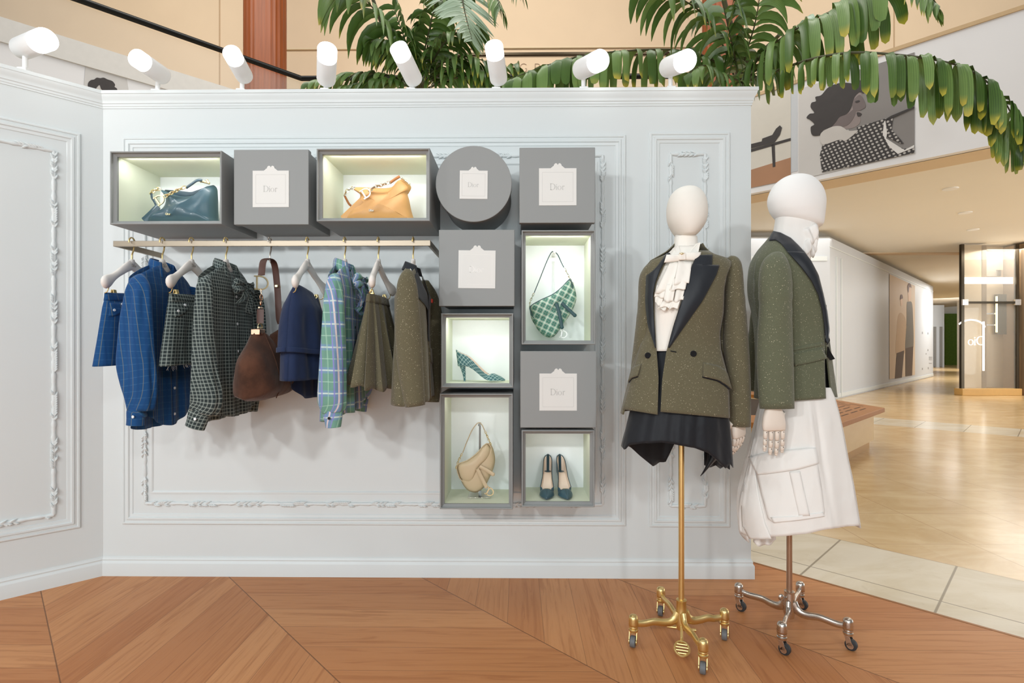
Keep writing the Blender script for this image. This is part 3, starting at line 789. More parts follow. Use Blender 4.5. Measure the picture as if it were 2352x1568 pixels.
# end of the corridor: green wall, pale shop front
def AT(px, py, Y): return at(px, py, Y)
YF = 33.0
mb = MB(); a = AT(2172, 800, YF); b = AT(2206, 800, YF); mb.box((a.x, YF, -.03), (b.x, YF+.1, AT(2180, 720, YF).z))
t = NT('green_plant_wall'); n = t.noise(t.coords(), 9, 5, .7); t.base(t.mix(n, lin((70,104,30)), lin((116,150,56))), .9)
tag(obj('plant_wall', mb, t.mat, smooth=0), 'tall green plant wall at the far end of the mall corridor', 'plant wall')
mb = MB(); a = AT(2138, 800, YF-4); b = AT(2172, 800, YF-4); mb.box((a.x, YF-3.9, -.03), (b.x, YF-3.8, AT(2150, 700, YF-4).z))
struct('wall_shopfront', mb, M['white_board'], smooth=0)
mb = MB()
for (p0_, p1_) in ((2146,2150),(2160,2164)):
    a = AT(p0_, 750, YF-4); b = AT(p1_, 826, YF-4); mb.box((a.x, YF-4.02, 0), (b.x, YF-3.94, a.z))
tag(obj('shop_door', mb, plain('grey_door_frame', (140,140,138), .4), smooth=0), 'grey framed doors in the distant white shop front', 'door')
mb = MB(); mb.box((AT(2140,800,YF+.3).x-2, YF+.2, -.03), (60, YF+.4, 5)); struct('wall_end', mb, M['soffit'], smooth=0)
mb = MB(); mb.box((AT(2205,800,YF-6).x, YF-6, -.03), (60, YF-5.8, 4)); struct('wall_corridor', mb, plain('grey_mirror_shopfront', (190,180,164), .15, .5), smooth=0)

# glass lift
YE = onz(2275, 905).y
ex0, ex1 = AT(2209, 850, YE).x, AT(2341, 850, YE).x
ez = zs+.05
lift = thing('glass_lift', 'glass and bronze lift shaft standing on a low wooden plinth', 'elevator', (ex0, YE, -.031))
w = ex1-ex0; H = ez+.03; D_ = .45
mb = MB(); mb.box((-.03, -.06, 0), (w+.02, .20, .17)); obj('plinth', mb, plain('honey_wood_plinth', (206,164,96), .4, var=.08), lift, bevel=.01)
bronze = M['bronze']
for x in (0.03, w-.03): mb = MB(); mb.box((x-.035, 0, .17), (x+.035, .07, H)); obj('post', mb, bronze, lift)
zc = AT(2270, 692, YE).z
mb = MB(); mb.box((0, -.02, zc-.02), (w, .06, zc+.03)); obj('crossbar', mb, bronze, lift)
for x in (.02, w-.10): mb = MB(); mb.box((x-.03, -.04, zc-.06), (x+.11, .0, zc+.08)); obj('bracket', mb, M['silver'], lift)
panel = plain('bronze_mirror_panel', (176,158,130), .3, .35, var=.04, scale=.8)
mb = MB(); mb.box((.16, .12, .17), (w*.42, .15, H)); obj('shaft_panel', mb, panel, lift)
mb = MB(); mb.box((w*.50, .36, .17), (w-.07, .39, H)); obj('back_panel', mb, plain('grey_bronze_panel', (166,150,128), .4, .2, var=.1, scale=1.5), lift)
mb = MB(); mb.box((w*.44, .14, .17), (w*.52, .3, H)); obj('guide_column', mb, plain('taupe_column', (120,104,84), .35, .4), lift)
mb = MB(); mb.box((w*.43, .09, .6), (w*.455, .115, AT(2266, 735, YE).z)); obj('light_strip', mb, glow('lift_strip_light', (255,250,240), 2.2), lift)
zq = AT(2270, 641, YE).z
mb = MB(); mb.box((.14, .085, zq-.07), (w-.07, .11, zq+.09)); obj('reflection_band', mb, glow('lift_reflection_glow', (255,252,238), 2.0), lift)  # glowing strip in place of lights reflected in the lift
for (a_, b_, z_, t_) in ((.60,.93,2.0,.035),(.60,.93,1.72,.03),(.58,.95,4.1,.04),(.60,.9,2.95,.16)):
    mb = MB(); mb.box((w*a_, .28, z_), (w*b_, .32, z_+t_)); obj('cabin_rail', mb, M['chrome'], lift)
mb = MB(); mb.box((w*.78, .26, 1.5), (w*.95, .34, 2.5)); obj('cabin_screen', mb, plain('dark_screen', (66,64,58), .2), lift)
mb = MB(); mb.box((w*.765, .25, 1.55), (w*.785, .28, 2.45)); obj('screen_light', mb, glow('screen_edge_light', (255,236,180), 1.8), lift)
mb = MB(); mb.box((.065, .02, .17), (w-.065, .035, H)); obj('glass_pane', mb, glass('lift_glass', (246,242,232), .03, .10), lift)
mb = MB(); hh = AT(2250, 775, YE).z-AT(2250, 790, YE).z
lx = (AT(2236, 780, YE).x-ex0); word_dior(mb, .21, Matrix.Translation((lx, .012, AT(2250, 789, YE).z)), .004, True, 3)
part_label(obj('lettering', mb, glow('sign_reflection_glow', (255,252,246), 1.6), lift, smooth=0), 'glowing copy of a mirrored sign reflection on the lift glass')  # emissive letters stand in for the reflection of a sign
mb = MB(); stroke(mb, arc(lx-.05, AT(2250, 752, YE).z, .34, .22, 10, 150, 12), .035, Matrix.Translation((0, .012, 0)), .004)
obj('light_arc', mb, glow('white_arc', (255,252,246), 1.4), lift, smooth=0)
mb = MB(); a = AT(2346, 800, YE).x; mb.box((a, YE-.1, -.03), (a+2.2, YE+1.2, ez)); struct('wall_lift', mb, plain('brushed_bronze_cladding', (196,170,140), .25, .6, var=.08, scale=1.5), smooth=0)
# ---------------------------------------------------------------- display boxes on the wall
def rect_at(x0, y0, x1, y1, Y):
    a = at(x0, y1, Y); b = at(x1, y0, Y)
    return a.x, b.x, a.z, b.z
def open_box(px, Y, label, led=1.0, lining=None):
    x0, x1, z0, z1 = rect_at(*px, Y)
    w, h = x1-x0, z1-z0; D = -Y
    r = thing('display_box', label, 'display box', ((x0+x1)/2, -.0005, z0), 0, 'open display boxes')
    a, b = -w/2, w/2; t1 = .0065; t2 = .0185; y0 = -D; yb_ = -.012
    mb = MB()                                      # outer shell as one hollow body with a rounded lip
    def rim(o, y): return [V((a+o, y, o)), V((b-o, y, o)), V((b-o, y, h-o)), V((a+o, y, h-o))]
    mb.loft([rim(0, -.002), rim(0, y0+.002), rim(.002, y0), rim(t1-.002, y0), rim(t1, y0+.002), rim(t1, y0+.03)], True, False)
    obj('shell', mb, M['box'], r, smooth=30)
    mb = MB()                                      # bezel set back inside the lip
    mb.loft([rim(t1-.001, y0+.012), rim(t2, y0+.020), rim(t2, y0+.030)], True, False)
    obj('bezel', mb, M['bezel'], r, smooth=30)
    mb = MB(); mb.loft([rim(t2-.001, y0+.0225), rim(t2-.001, yb_)], True, False)
    obj('lining', mb, lining or M['lining'], r, smooth=0)
    mb = MB(); mb.box((a+t2-.002, yb_, t2-.002), (b-t2+.002, -.003, h-t2+.002)); obj('back_panel', mb, M['backp'], r, smooth=0)
    if led:
        for s in (1,):
            ld = bpy.data.lights.new('led_strip', 'AREA'); ld.shape = 'RECTANGLE'; ld.size = w-.09; ld.size_y = .012
            ld.energy = led*(w-.07)*2.1; ld.color = (1, .995, .97)
            lo = bpy.data.objects.new('led_strip', ld); C.objects.link(lo); lo.parent = r
            lo.location = (0, y0+.034, h-t2-.006); lo.rotation_euler = (math.radians(40), 0, 0)
    return dict(root=r, fl=z0+t2, w=w, h=h, x=(x0+x1)/2)
def card_outline(w, h):
    """square card whose top edge carries a small scrolled crest"""
    cr = [(.19,0),(.178,.012),(.165,.022),(.150,.027),(.147,.040),(.130,.052),(.112,.059),(.106,.075),(.094,.105),(.072,.128),(.046,.136),(.022,.126),(.008,.102)]
    pts = [(-w/2, -h/2), (w/2, -h/2), (w/2, h/2)]+[(w*x, h/2+w*z) for x, z in cr]+[(0, h/2+w*.088)]
    return pts+[(-w*x, h/2+w*z) for x, z in cr[::-1]]+[(-w/2, h/2)]
def put_card(r, cx, cz, w, h, y, tilt=0.0, ink=1.0, inkmat=None):
    Mt = Matrix.Translation((cx, y, cz)) @ Matrix.Rotation(tilt, 4, 'Y')
    mb = MB(); mb.prism(card_outline(w, h), -.0022, 0, 0, Mt)
    c = obj('label_card', mb, M['card'], r, smooth=0)
    mb = MB(); fr = w*.41; q = [(-fr, -h*.40), (fr, -h*.40), (fr, h*.39), (-fr, h*.39)]
    stroke(mb, q, .0012, Mt @ Matrix.Translation((0, -.0022, 0)), .0003, True)
    word_dior(mb, w*.165, Mt @ Matrix.Translation((0, -.0022, -h*.08)), .0004)
    k = obj('lettering', mb, inkmat or M['ink'], c, smooth=0)
def closed_box(px, Y, label, card, tilt=0.0, inkmat=None):
    x0, x1, z0, z1 = rect_at(*px, Y)
    w, h = x1-x0, z1-z0; D = -Y
    r = thing('gift_box', label, 'closed box', ((x0+x1)/2, -.0005, z0), 0, 'closed grey boxes with labels')
    i = .0065
    mb = MB(); mb.box((-w/2+i, -D+.02, i), (w/2-i, 0, h-i)); obj('body', mb, M['box'], r, bevel=.0015)
    mb = MB(); mb.box((-w/2, -D, 0), (w/2, -D+.032, h)); obj('lid', mb, M['box'], r, bevel=.0025)
    ca = at(card[0], card[3], Y); cb = at(card[2], card[1], Y)
    put_card(r, (ca.x+cb.x)/2-(x0+x1)/2, (ca.z+cb.z)/2-z0, cb.x-ca.x, cb.z-ca.z, -D, tilt, inkmat=inkmat)
    return r
YT, YS = -.322, -.285
B1 = open_box((252,346,509,515), YT, 'wide lit display box holding the dark teal handbag, leftmost of the top row', .75)
closed_box((537,343,709,516), -.292, 'closed grey box with a cream label between the two wide lit boxes', (581,392,664,476))
B3 = open_box((727,340,987,508), YT, 'wide lit display box holding the tan leather handbag', .75)
closed_box((1193,338,1367,512), YS, 'closed grey box in the top right corner of the box display', (1238,386.5,1324,472))
closed_box((1008,527,1182,703), YS, 'closed grey box with a cream label directly below the round box', (1053,575,1138,662), .012, plain('white_ink', (244,243,240), .4, var=.01))
B4 = open_box((1198,528,1368,791), YS, 'tall lit display box holding the green plaid saddle bag', 1.0)
B5 = open_box((1013,719,1179,890), YS, 'square lit display box holding one plaid high heel', .8)
closed_box((1195,806,1370,982), YS, 'closed grey box with a cream label below the plaid saddle bag', (1239,857.5,1325,942.5), 0, M['ink'])
B6 = open_box((1010,904,1178,1169), YS, 'tall display box holding the beige saddle bag on a stand', .22)
B7 = open_box((1198,988,1366,1164), YS, 'square display box holding the pair of teal pumps', .22)
# the round hat box
cc = at(1088, 422, YS); rr = (at(1175.5, 422, YS).x-at(1001, 422, YS).x)/2
r = thing('hat_box', 'round grey hat box with a small cream label', 'round box', (cc.x, -.0005, cc.z-rr))
mb = MB(); mb.lathe([(rr-.006, 0), (rr-.006, -YS-.02)], 72, (0, 0, rr), (0, -1, 0)); o_ = obj('body', mb, M['box'], r)
mb = MB(); mb.lathe([(rr-.001, -YS-.036), (rr, -YS-.034), (rr, -YS-.0015), (rr-.0015, -YS)], 72, (0, 0, rr), (0, -1, 0)); obj('lid', mb, M['box'], r)
ca = at(1056, 457, YS); cb = at(1120, 392, YS)
put_card(r, (ca.x+cb.x)/2-cc.x, (ca.z+cb.z)/2-cc.z+rr, cb.x-ca.x, cb.z-ca.z, YS, .012)

# ---------------------------------------------------------------- clothes rail
YR = -.31
ra, rb_ = at(262, 560, YR), at(989, 560, YR); ZR = ra.z; hb = .0125
r = thing('clothes_rail', 'long brushed metal clothes rail under the display boxes', 'clothes rail', ((ra.x+rb_.x)/2, 0, ZR))
hw = (rb_.x-ra.x)/2
mb = MB(); mb.box((-hw, YR-.006, -hb), (hw, YR+.006, hb)); obj('bar', mb, M['brass'], r, bevel=.0012)
for s in (-1, 1):
    mb = MB(); x = s*(hw-.006); mb.box((x-.006, YR+.0065, -hb), (x+.006, -.001, hb)); obj('bracket_arm', mb, M['brass'], r, bevel=.0012)

# ---------------------------------------------------------------- hangers
def gx(px): return at(px, 560, YR).x
def hanger(px, label, clips=False, kind='ivory', rot=0.0, textmat=None, wide=.2, clipx=.108, inside=False):
    if inside: wide = .150
    r = thing('clothes_hanger', label, 'hanger', (gx(px), YR, ZR), PI/2+rot, 'hangers on the rail')
    hookm = M['gold'] if kind == 'ivory' else M['silver']
    R = .0185; pts = []
    for k in range(15):                            # hook over the bar, opening to the wall side
        a = math.radians(lerp(-15, 200, k/14)); pts.append((R*math.cos(a)*.95, 0, hb-.004+R*math.sin(a)))
    pts = [(x*-1, y, z) for x, y, z in pts]
    pts = pts[::-1]
    path = [(pts[0][0], 0, pts[0][2])]
    # hook lies across the bar: its plane contains local x (toward the wall)
    path = [V((x, 0, z)) for x, y, z in pts[::-1]]
    end = path[-1]
    path += [V((end.x*.55, 0, -.030)), V((0, 0, -.050)), V((0, 0, -.082))]
    mb = MB(); mb.tube(spline(path, 40), .0032, 8); obj('hook', mb, hookm, r)
    if kind != 'ivory': return r
    mb = MB()
    half = [(0, -.096), (.030, -.108), (.070, -.132), (.115, -.158)]+([(wide, -.182)] if inside else [(.150, -.178), (.175, -.190), (wide, -.200)])
    if inside: half = [(x, z-.016*min(1, x/.05)) for x, z in half]
    full = [(-x, z) for x, z in half[:0:-1]]+half
    P = spline([(x, -(.004 if inside else .026)*(abs(x)/.2)**2, z) for x, z in full], 44)
    rad = []
    for p in P:
        q = abs(p.x)/wide
        rad.append((lerp(.024, .015, min(1, q*2.2))+(.004 if inside else .013)*math.exp(-((q-.86)/.17)**2), lerp(.009, .010 if inside else .015, q)))
    rad[0] = rad[-1] = (.010, .006)
    rad[1] = rad[-2] = (rad[2][0]*.8, rad[2][1]*.8)
    mb.tube(P, rad, 12, up=(0,0,1))
    mb.tube([(0,0,-.070), (0,0,-.078), (0,0,-.095)], [(.011,.009), (.016,.010), (.024,.0095)], 12, up=(1,0,0))
    obj('hanger_body', mb, M['hanger'], r, smooth=180)
    mb = MB(); word_dior(mb, .013, Matrix.Translation((0, -.0097, -.104)), .0012); obj('lettering', mb, textmat or M['ink_dark'], r, smooth=0)
    if clips:
        mb = MB(); mb.tube(spline([(-.155, -.02, -.20), (-.158, -.012, -.228), (-.145, 0, -.236), (0, 0, -.237), (.145, 0, -.236), (.158, -.012, -.228), (.155, -.02, -.20)], 40), .002, 6)
        obj('clip_bar', mb, M['gold'], r)
        for s in (-1, 1):
            mb = MB()
            for sg in (-1, 1):
                Mx = Matrix.Translation((s*clipx, sg*.010, -.245)) @ Matrix.Rotation(sg*math.radians(14), 4, 'X')
                mb.box((-.009, -.0022, -.034), (.009, .0022, .030), 0, Mx)
            mb.box((-.006, -.011, -.243), (.006, .011, -.230), 0, Matrix.Translation((s*clipx, 0, 0)))
            obj('clip', mb, M['gold'], r, bevel=.001)
    return r

# ---------------------------------------------------------------- garments
class Torso:
    """front and back sheets of a hanging garment: local x across, -y front"""
    scoop = 0.0
    def __init__(s, W, top, bot, D, fold=.006, nf=5, ph=0.0, back_bot=None):
        s.W, s.top, s.bot, s.D, s.fold, s.nf, s.ph = W, top, bot, D, fold, nf, ph
        s.back_bot = back_bot or bot
    def xz(s, u, v, sg):                       # u -1..1
        zt = s.top(u)-(s.scoop*math.exp(-(u/.15)**2) if sg > 0 else 0); zb_ = (s.bot if sg > 0 else s.back_bot)(u)
        z = lerp(zt, zb_, v); x = u*interp(s.W, v)
        return x, z
    def depth(s, u, v, sg):
        d = interp(s.D, v)*max(0.0, 1-abs(u)**3.2)**.6
        f = s.fold*sstep(.08, .7, v)*(math.sin(s.nf*u*2.2+s.ph+sg*.8+v*1.4)+.5*math.sin(s.nf*u*5.1+s.ph*2-v*2))*(1-u**8)
        return d+f
    def front(s, u, v, off=0.0):
        x, z = s.xz(u, v, 1); return V((x, -s.depth(u, v, 1)-off, z))
    def back(s, u, v, off=0.0):
        x, z = s.xz(u, v, -1); return V((x, s.depth(u, v, -1)+off, z))
    def arc(s, u, fn):
        key = fn.__name__
        if key not in s.__dict__.setdefault('_arc', {}):
            L_ = [0.0]; N = 80
            for k in range(N):
                L_.append(L_[-1]+(fn(lerp(-1, 1, (k+1)/N), .6)-fn(lerp(-1, 1, k/N), .6)).length)
            s._arc[key] = [(lerp(-1, 1, k/N), L_[k]) for k in range(N+1)]
        return interp(s._arc[key], u)
    def mesh(s, mb, nu=36, nv=30, u0=-1, u1=1, mi=0, sides=(1, -1)):
        if 1 in sides: mb.sheet(lambda a, b: s.front(lerp(u0, u1, a), b), nu, nv, mi, lambda a, b: (s.arc(lerp(u0, u1, a), s.front), s.front(lerp(u0, u1, a), b).z))
        if -1 in sides: mb.sheet(lambda a, b: s.back(lerp(1, -1, a), b), nu, nv, mi, lambda a, b: (-s.arc(lerp(1, -1, a), s.back), s.back(lerp(1,-1,a), b).z))
        return mb
def sleeve(mb, side, pts, rads, nf=4, amp=.11, n=48, m=30, ph=0.0, mi=0):
    """pts in local coordinates for the near arm (x negative); side mirrors"""
    P = spline([(side*-x if False else x*side, y, z) for x, y, z in pts], m)
    ra = [smooth_tab([(i/(len(rads)-1), r_[0]) for i, r_ in enumerate(rads)], k/m) for k in range(m+1)]
    rb = [smooth_tab([(i/(len(rads)-1), r_[1]) for i, r_ in enumerate(rads)], k/m) for k in range(m+1)]
    def fold(t, th): return 1+amp*sstep(.06, .35, t)*(1-.5*sstep(.9, 1, t))*(math.sin(nf*th+ph+t*1.2)+.7*math.sin((nf+2)*th-t*2.5+ph*2))
    mb.tube(P, [(a, b) for a, b in zip(ra, rb)], n, True, mi, up=(0, 1, 0), fold=fold)
    return P
def button(mb, c, n=(0,-1,0), r=.0055, t=.003, seg=12):
    mb.lathe([(r*.5, t*.8), (r*.7, t), (r, t*.7), (r, 0)], seg, c, n); return mb
def collar(parent, mat, z0=-.084, leaf=.072, spread=.06, rad=.052, dep=.04, open_=.9, name='collar'):
    """turned-down shirt collar round the hanger neck"""
    mb = MB(); n = 30
    def f(u, v):
        a = lerp(-PI+open_, PI-open_, u)           # 0 = back
        x = math.sin(a)*rad; y = math.cos(a)*dep
        fr = (1-math.cos(a))/2                     # 1 at the front ends
        zt = z0+.020-.030*fr
        if v < .45:                                # stand, rising
            t = v/.45; return V((x*(1.03-.03*t), y*(1.03-.03*t), zt-.030*(1-t)))
        t = (v-.45)/.55                            # leaf, falling outwards
        o = 1+.16*t+.12*math.sin(t*PI)
        drop = leaf*t*(.75+.45*fr**3)
        tip = spread*t*fr**6
        return V((x*o+math.copysign(tip*.35, x), y*o-.012*t*fr, zt-drop*1.0))
    mb.sheet(f, n, 12, 0, lambda u, v: (u*.34, v*.11))
    return obj(name, mb, mat, parent, smooth=180, solid=.0016)

SH_TOP = lambda u: -.088-.092*abs(u)**1.35
def shirt(px, label, mat, bot, back_bot, W, D, sl, slr, cuff_r, hide=None, buttons=(), bmat=None, ph=0.0, rot=0.0, placket=True, bow=None, fold=.007, nf=5, bow_mat=None, inner=None, group='shirts on the rail', far=True):
    r = thing('shirt', label, 'shirt', (gx(px), YR, ZR), PI/2+rot, group)
    T = Torso(W, SH_TOP, bot, D, fold, nf, ph, back_bot); T.scoop = .040
    mb = MB(); T.mesh(mb, 44, 36); body = obj('body', mb, mat, r, smooth=180, solid=.0012)
    if inner: part_label(body, inner)
    for s in (1, -1):
        if s == 1:
            rows, crow = sl
            sv = view_sleeve(r, mat, r.location, [(( a_+b__)/2, y_, YN, (b__-a_)/2, dr_) for y_, a_, b__, YN, dr_ in rows], 'sleeve', .085, PI/2, 5, .0)
            crows = [((a_+b__)/2, y_, YN, (b__-a_)/2, dr_) for y_, a_, b__, YN, dr_ in crow]
            k = view_sleeve(sv, mat, r.location, crows, 'cuff', .02, PI/2, 3, 0)
            cp = crows[1]; q_ = at(cp[0]-cp[3]*.35, (crows[0][1]+crows[-1][1])/2, cp[2]-cp[4]-.004)-V(r.location)
            q_ = Matrix.Rotation(-PI/2, 3, 'Z') @ q_
            mb = MB(); button(mb, q_, (-1, .2, 0), .006); obj('cuff_button', mb, bmat or M['button_white'], sv)
            continue
        mb = MB(); P = sleeve(mb, s, slr[0], slr[1], ph=ph+s)
        sv = obj('sleeve', mb, mat, r, smooth=180)
        e = P[-1]; d = (P[-1]-P[-3]).normalized(); c0 = e-d*.012
        mb = MB(); a, b_ = cuff_r
        cf = lambda t, th: 1+.03*math.sin(2*th+1)
        mb.tube([c0, c0+d*.002, c0+d*.03, c0+d*.062, c0+d*.060], [(a*.97, b_*.97), (a*1.04, b_*1.06), (a*1.04, b_*1.05), (a*1.07, b_*1.05), (a*.9, b_*.9)], 22, True, 0, up=(0,1,0), fold=cf)
        k = obj('cuff', mb, mat, sv, smooth=60)
        if s == 1:
            mb = MB(); button(mb, c0+d*.034+V((-b_*1.02, -a*.35, 0)), (-1, -.25, 0), .006); obj('cuff_button', mb, bmat or M['button_white'], sv)
    collar(r, mat)
    if placket:
        mb = MB(); mb.sheet(lambda a, b: T.front(lerp(-.07, .07, a), lerp(.02, 1, b), .003), 3, 36); obj('placket', mb, mat, r, smooth=180, solid=.0012)
        for v in buttons:
            mb = MB(); button(mb, T.front(0, v, .004), (0,-1,0), .0062); obj('button', mb, bmat or M['button_white'], r)
    return r, T
def bow_tie(parent, mat, c, size=.08, seed=1, tails=2, tail_len=.13, normal=None):
    """soft tied bow: two puffed loops, a knot and hanging ends"""
    rnd = random.Random(seed); c = V(c); mb = MB()
    for s in (-1, 1):
        def lp(u, v, s=s):
            a = u*2*PI; ln_ = size*(.55-.45*math.cos(a))
            wv = lerp(-1, 1, v)*size*(.16+.22*math.sin(a/2))
            return c+V((s*ln_, -.016-.016*math.sin(a)-.006*math.sin(v*PI*3), wv-.15*ln_+.006*math.sin(v*9+a*2)))
        mb.sheet(lp, 26, 8, 0, lambda u, v: (u*.2, v*.08))
    mb.ball(c+V((0, -.018, 0)), (.013, .013, .016), 12, 8)
    b1 = obj('bow', mb, mat, parent, smooth=180, solid=.0014)
    for k in range(tails):
        s = -1 if k == 0 else 1; ln_ = tail_len*(.8+.35*k)
        def tl(u, v, s=s, ln_=ln_):
            x = s*(.010+.030*v+.006*math.sin(v*7))+lerp(-1, 1, u)*(.010+.022*v)
            return c+V((x, -.022-.012*math.sin(v*2.6)-.006*math.sin(u*6+v*5), -.006-ln_*v-.012*u*s*v))
        mb = MB(); mb.sheet(tl, 8, 16, 0, lambda u, v: (u*.06, v*.15)); obj('bow_tail', mb, mat, parent, smooth=180, solid=.0014)

hanger(303, 'ivory clip hanger holding the blue denim shorts, leftmost on the rail', True)
hanger(373, 'ivory hanger inside the blue windowpane shirt', inside=True)
hanger(440, 'ivory clip hanger holding the dark checked shorts', True)
hanger(519, 'ivory hanger inside the dark checked shirt', inside=True)
hanger(620, 'bare silver hook carrying the brown suede bag', kind='hook')
hanger(706, 'ivory clip hanger holding the navy skirt', True, textmat=M['hanger'])
hanger(792, 'ivory hanger inside the green and violet plaid blouse', textmat=M['ink'], inside=True)
hanger(869, 'ivory clip hanger holding the pleated tweed skirt', True, textmat=M['hanger'])
hanger(949, 'ivory hanger inside the olive tweed jacket, rightmost on the rail', textmat=M['hanger'], inside=True)

# blue windowpane shirt
shirt(373, 'oversized blue windowpane shirt hanging from the rail', M['blue_plaid'],
      lambda u: -.735-.070*math.cos(u*1.5)**2+.02*u+.05*abs(u)**4, lambda u: -.80-.02*math.cos(u*1.4)+.10*abs(u)**5, [(0,.205),(.25,.215),(1,.205)], [(0,.022),(.15,.042),(1,.050)],
      ([(633,312,330,-.50,.010),(643,299,338,-.515,.022),(665,290,345,-.525,.028),(700,283,347,-.53,.030),(739,276,348,-.53,.031),(800,270,350,-.53,.032),(835,268,352,-.53,.032),(871,276,355,-.53,.032),(905,286,356,-.528,.030),(942,294,350,-.525,.026)], [(938,296,345,-.525,.026),(945,293,332,-.526,.026),(960,292,331,-.526,.025),(976,291,330,-.526,.025)]), ([(-.175,.0,-.176),(-.200,-.012,-.205),(-.210,-.020,-.30),(-.212,-.024,-.45),(-.212,-.020,-.60),(-.214,.0,-.715)], [(.020,.010),(.046,.020),(.050,.022),(.052,.022),(.052,.022),(.040,.020)]), (.046,.026),
      buttons=(.18,.37,.56,.76,.93), ph=.4, rot=0.0)
# checked shirt with a tied neck
rt, T = shirt(519, 'dark green and white checked shirt with a tied neck bow', M['check'],
      lambda u: -.745-.02*math.cos(u*1.5)+.03*abs(u)**2, lambda u: -.775-.012*math.cos(u*1.5), [(0,.205),(.25,.22),(1,.23)], [(0,.022),(.15,.042),(1,.055)],
      ([(636,472,486,-.50,.010),(645,461,486,-.515,.020),(662,453,487,-.525,.026),(716,448,488,-.53,.028),(775,445,490,-.53,.029),(848,441,497,-.53,.030),(915,437,507,-.528,.030),(946,434,496,-.525,.026)], [(942,434,488,-.525,.025),(950,432,482,-.526,.025),(966,429,476,-.526,.024),(982,425,470,-.526,.024)]), ([(-.175,.0,-.176),(-.200,-.012,-.205),(-.210,-.020,-.30),(-.212,-.024,-.45),(-.212,-.020,-.60),(-.214,.0,-.715)], [(.020,.010),(.046,.020),(.050,.022),(.052,.022),(.052,.022),(.040,.020)]), (.042,.024),
      buttons=(.17,.36,.55,.80), ph=1.7)
bow_tie(rt, M['check'], (.0, -.062, -.185), .075, 2, 2, .10)
# green and violet plaid blouse
rt, T = shirt(792, 'green and violet plaid silk blouse with a puffed neck bow', M['green_violet'],
      lambda u: -.70-.04*math.cos(u*1.5)+.02*u, lambda u: -.755-.03*math.cos(u*1.5), [(0,.2),(.25,.215),(1,.225)], [(0,.022),(.15,.045),(1,.055)],
      ([(632,760,776,-.50,.010),(642,752,783,-.515,.022),(680,744,788,-.525,.028),(745,739,791,-.53,.031),(833,733,793,-.53,.032),(907,729,793,-.53,.031),(930,733,793,-.528,.029),(945,740,790,-.525,.026)], [(940,739,788,-.525,.025),(950,741,787,-.526,.025),(966,745,785,-.526,.024),(981,749,783,-.526,.024)]), ([(-.175,.0,-.176),(-.200,-.012,-.205),(-.210,-.020,-.30),(-.212,-.024,-.45),(-.212,-.020,-.60),(-.214,.0,-.715)], [(.020,.010),(.046,.020),(.050,.022),(.052,.022),(.052,.022),(.040,.020)]), (.042,.026),
      buttons=(.40,.56,.72), bmat=M['dark_metal'], ph=2.9, fold=.009)
bow_tie(rt, M['green_violet'], (-.02, -.060, -.165), .072, 5, 2, .15)
mb = MB()
for k, (x, z, s_) in enumerate(((-.02,-.215,.055),(.0,-.255,.05),(-.03,-.285,.04))):
    mb.sheet(lambda u, v, x=x, z=z, s_=s_, k=k: V((x+math.cos(u*2*PI)*s_*(.5+.5*v), -.066-.022*v-.010*math.sin(u*14+k), z+math.sin(u*2*PI)*s_*.6*(.5+.5*v)-.012*v)), 40, 5, 0, lambda u, v: (u*.3, v*.05))
obj('ruffle', mb, M['green_violet'], rt, smooth=180, solid=.0012)

# shorts and skirts clipped to hangers
def shorts(px, label, mat, z0, z1, w0, w1, dep, notch, ph, rot=0.0, pocket=True, group='clipped shorts'):
    r = thing('shorts', label, 'shorts', (gx(px), YR, ZR), PI/2+rot, group)
    bot = lambda u: z1+notch*math.exp(-(u/.16)**2)+.010*u
    T = Torso([(0,w0),(.12,w0*1.02),(1,w1)], lambda u: z0+.004*math.cos(u*3), bot, [(0,.012),(.2,.036),(1,dep)], .005, 4, ph)
    mb = MB(); T.mesh(mb, 44, 30); obj('body', mb, mat, r, smooth=180, solid=.0018)
    mb = MB(); mb.sheet(lambda a, b: T.front(lerp(-1, 1, a), b*.11, .0025), 40, 3); mb.sheet(lambda a, b: T.back(lerp(1, -1, a), b*.11, .0025), 40, 3); obj('waistband', mb, mat, r, smooth=180, solid=.001)
    if pocket:
        for s in (-1, 1):
            mb = MB(); mb.sheet(lambda a, b, s=s: T.front(s*lerp(.42, .93, a), .14+.17*(1-(1-a)**2)*1.0*b+.02*b, .003), 10, 6); obj('pocket', mb, mat, r, smooth=180, solid=.0015)
        for u, v in ((-.84, .24), (.84, .24), (-.62, .155)):
            mb = MB(); button(mb, T.front(u, v, .004), (-.3*1, -1, 0), .0055); obj('button', mb, M['button_white'], r)
    return r, T
shorts(303, 'blue denim windowpane shorts clipped to the leftmost hanger', M['blue_plaid'], -.228, -.530, .155, .215, .052, .05, .3)
r3, T3 = shorts(440, 'dark checked shorts with a frayed hem on a clip hanger', M['check'], -.232, -.530, .150, .205, .046, .05, 1.3)
def threads(r, T, n, seed, mat, hang=.02):
    rnd = random.Random(seed); mb = MB()
    for k in range(n):
        u = rnd.uniform(-.95, .95); p = T.front(u, 1.0); q = p+V((rnd.uniform(-.01,.01), rnd.uniform(-.01,.01), -rnd.uniform(.3,1)*hang))
        mb.tube([p, (p+q)/2+V((rnd.uniform(-.005,.005), 0, 0)), q], .0005, 4)
    obj('frayed_thread', mb, mat, r)
threads(r3, T3, 26, 4, M['ink_dark'])
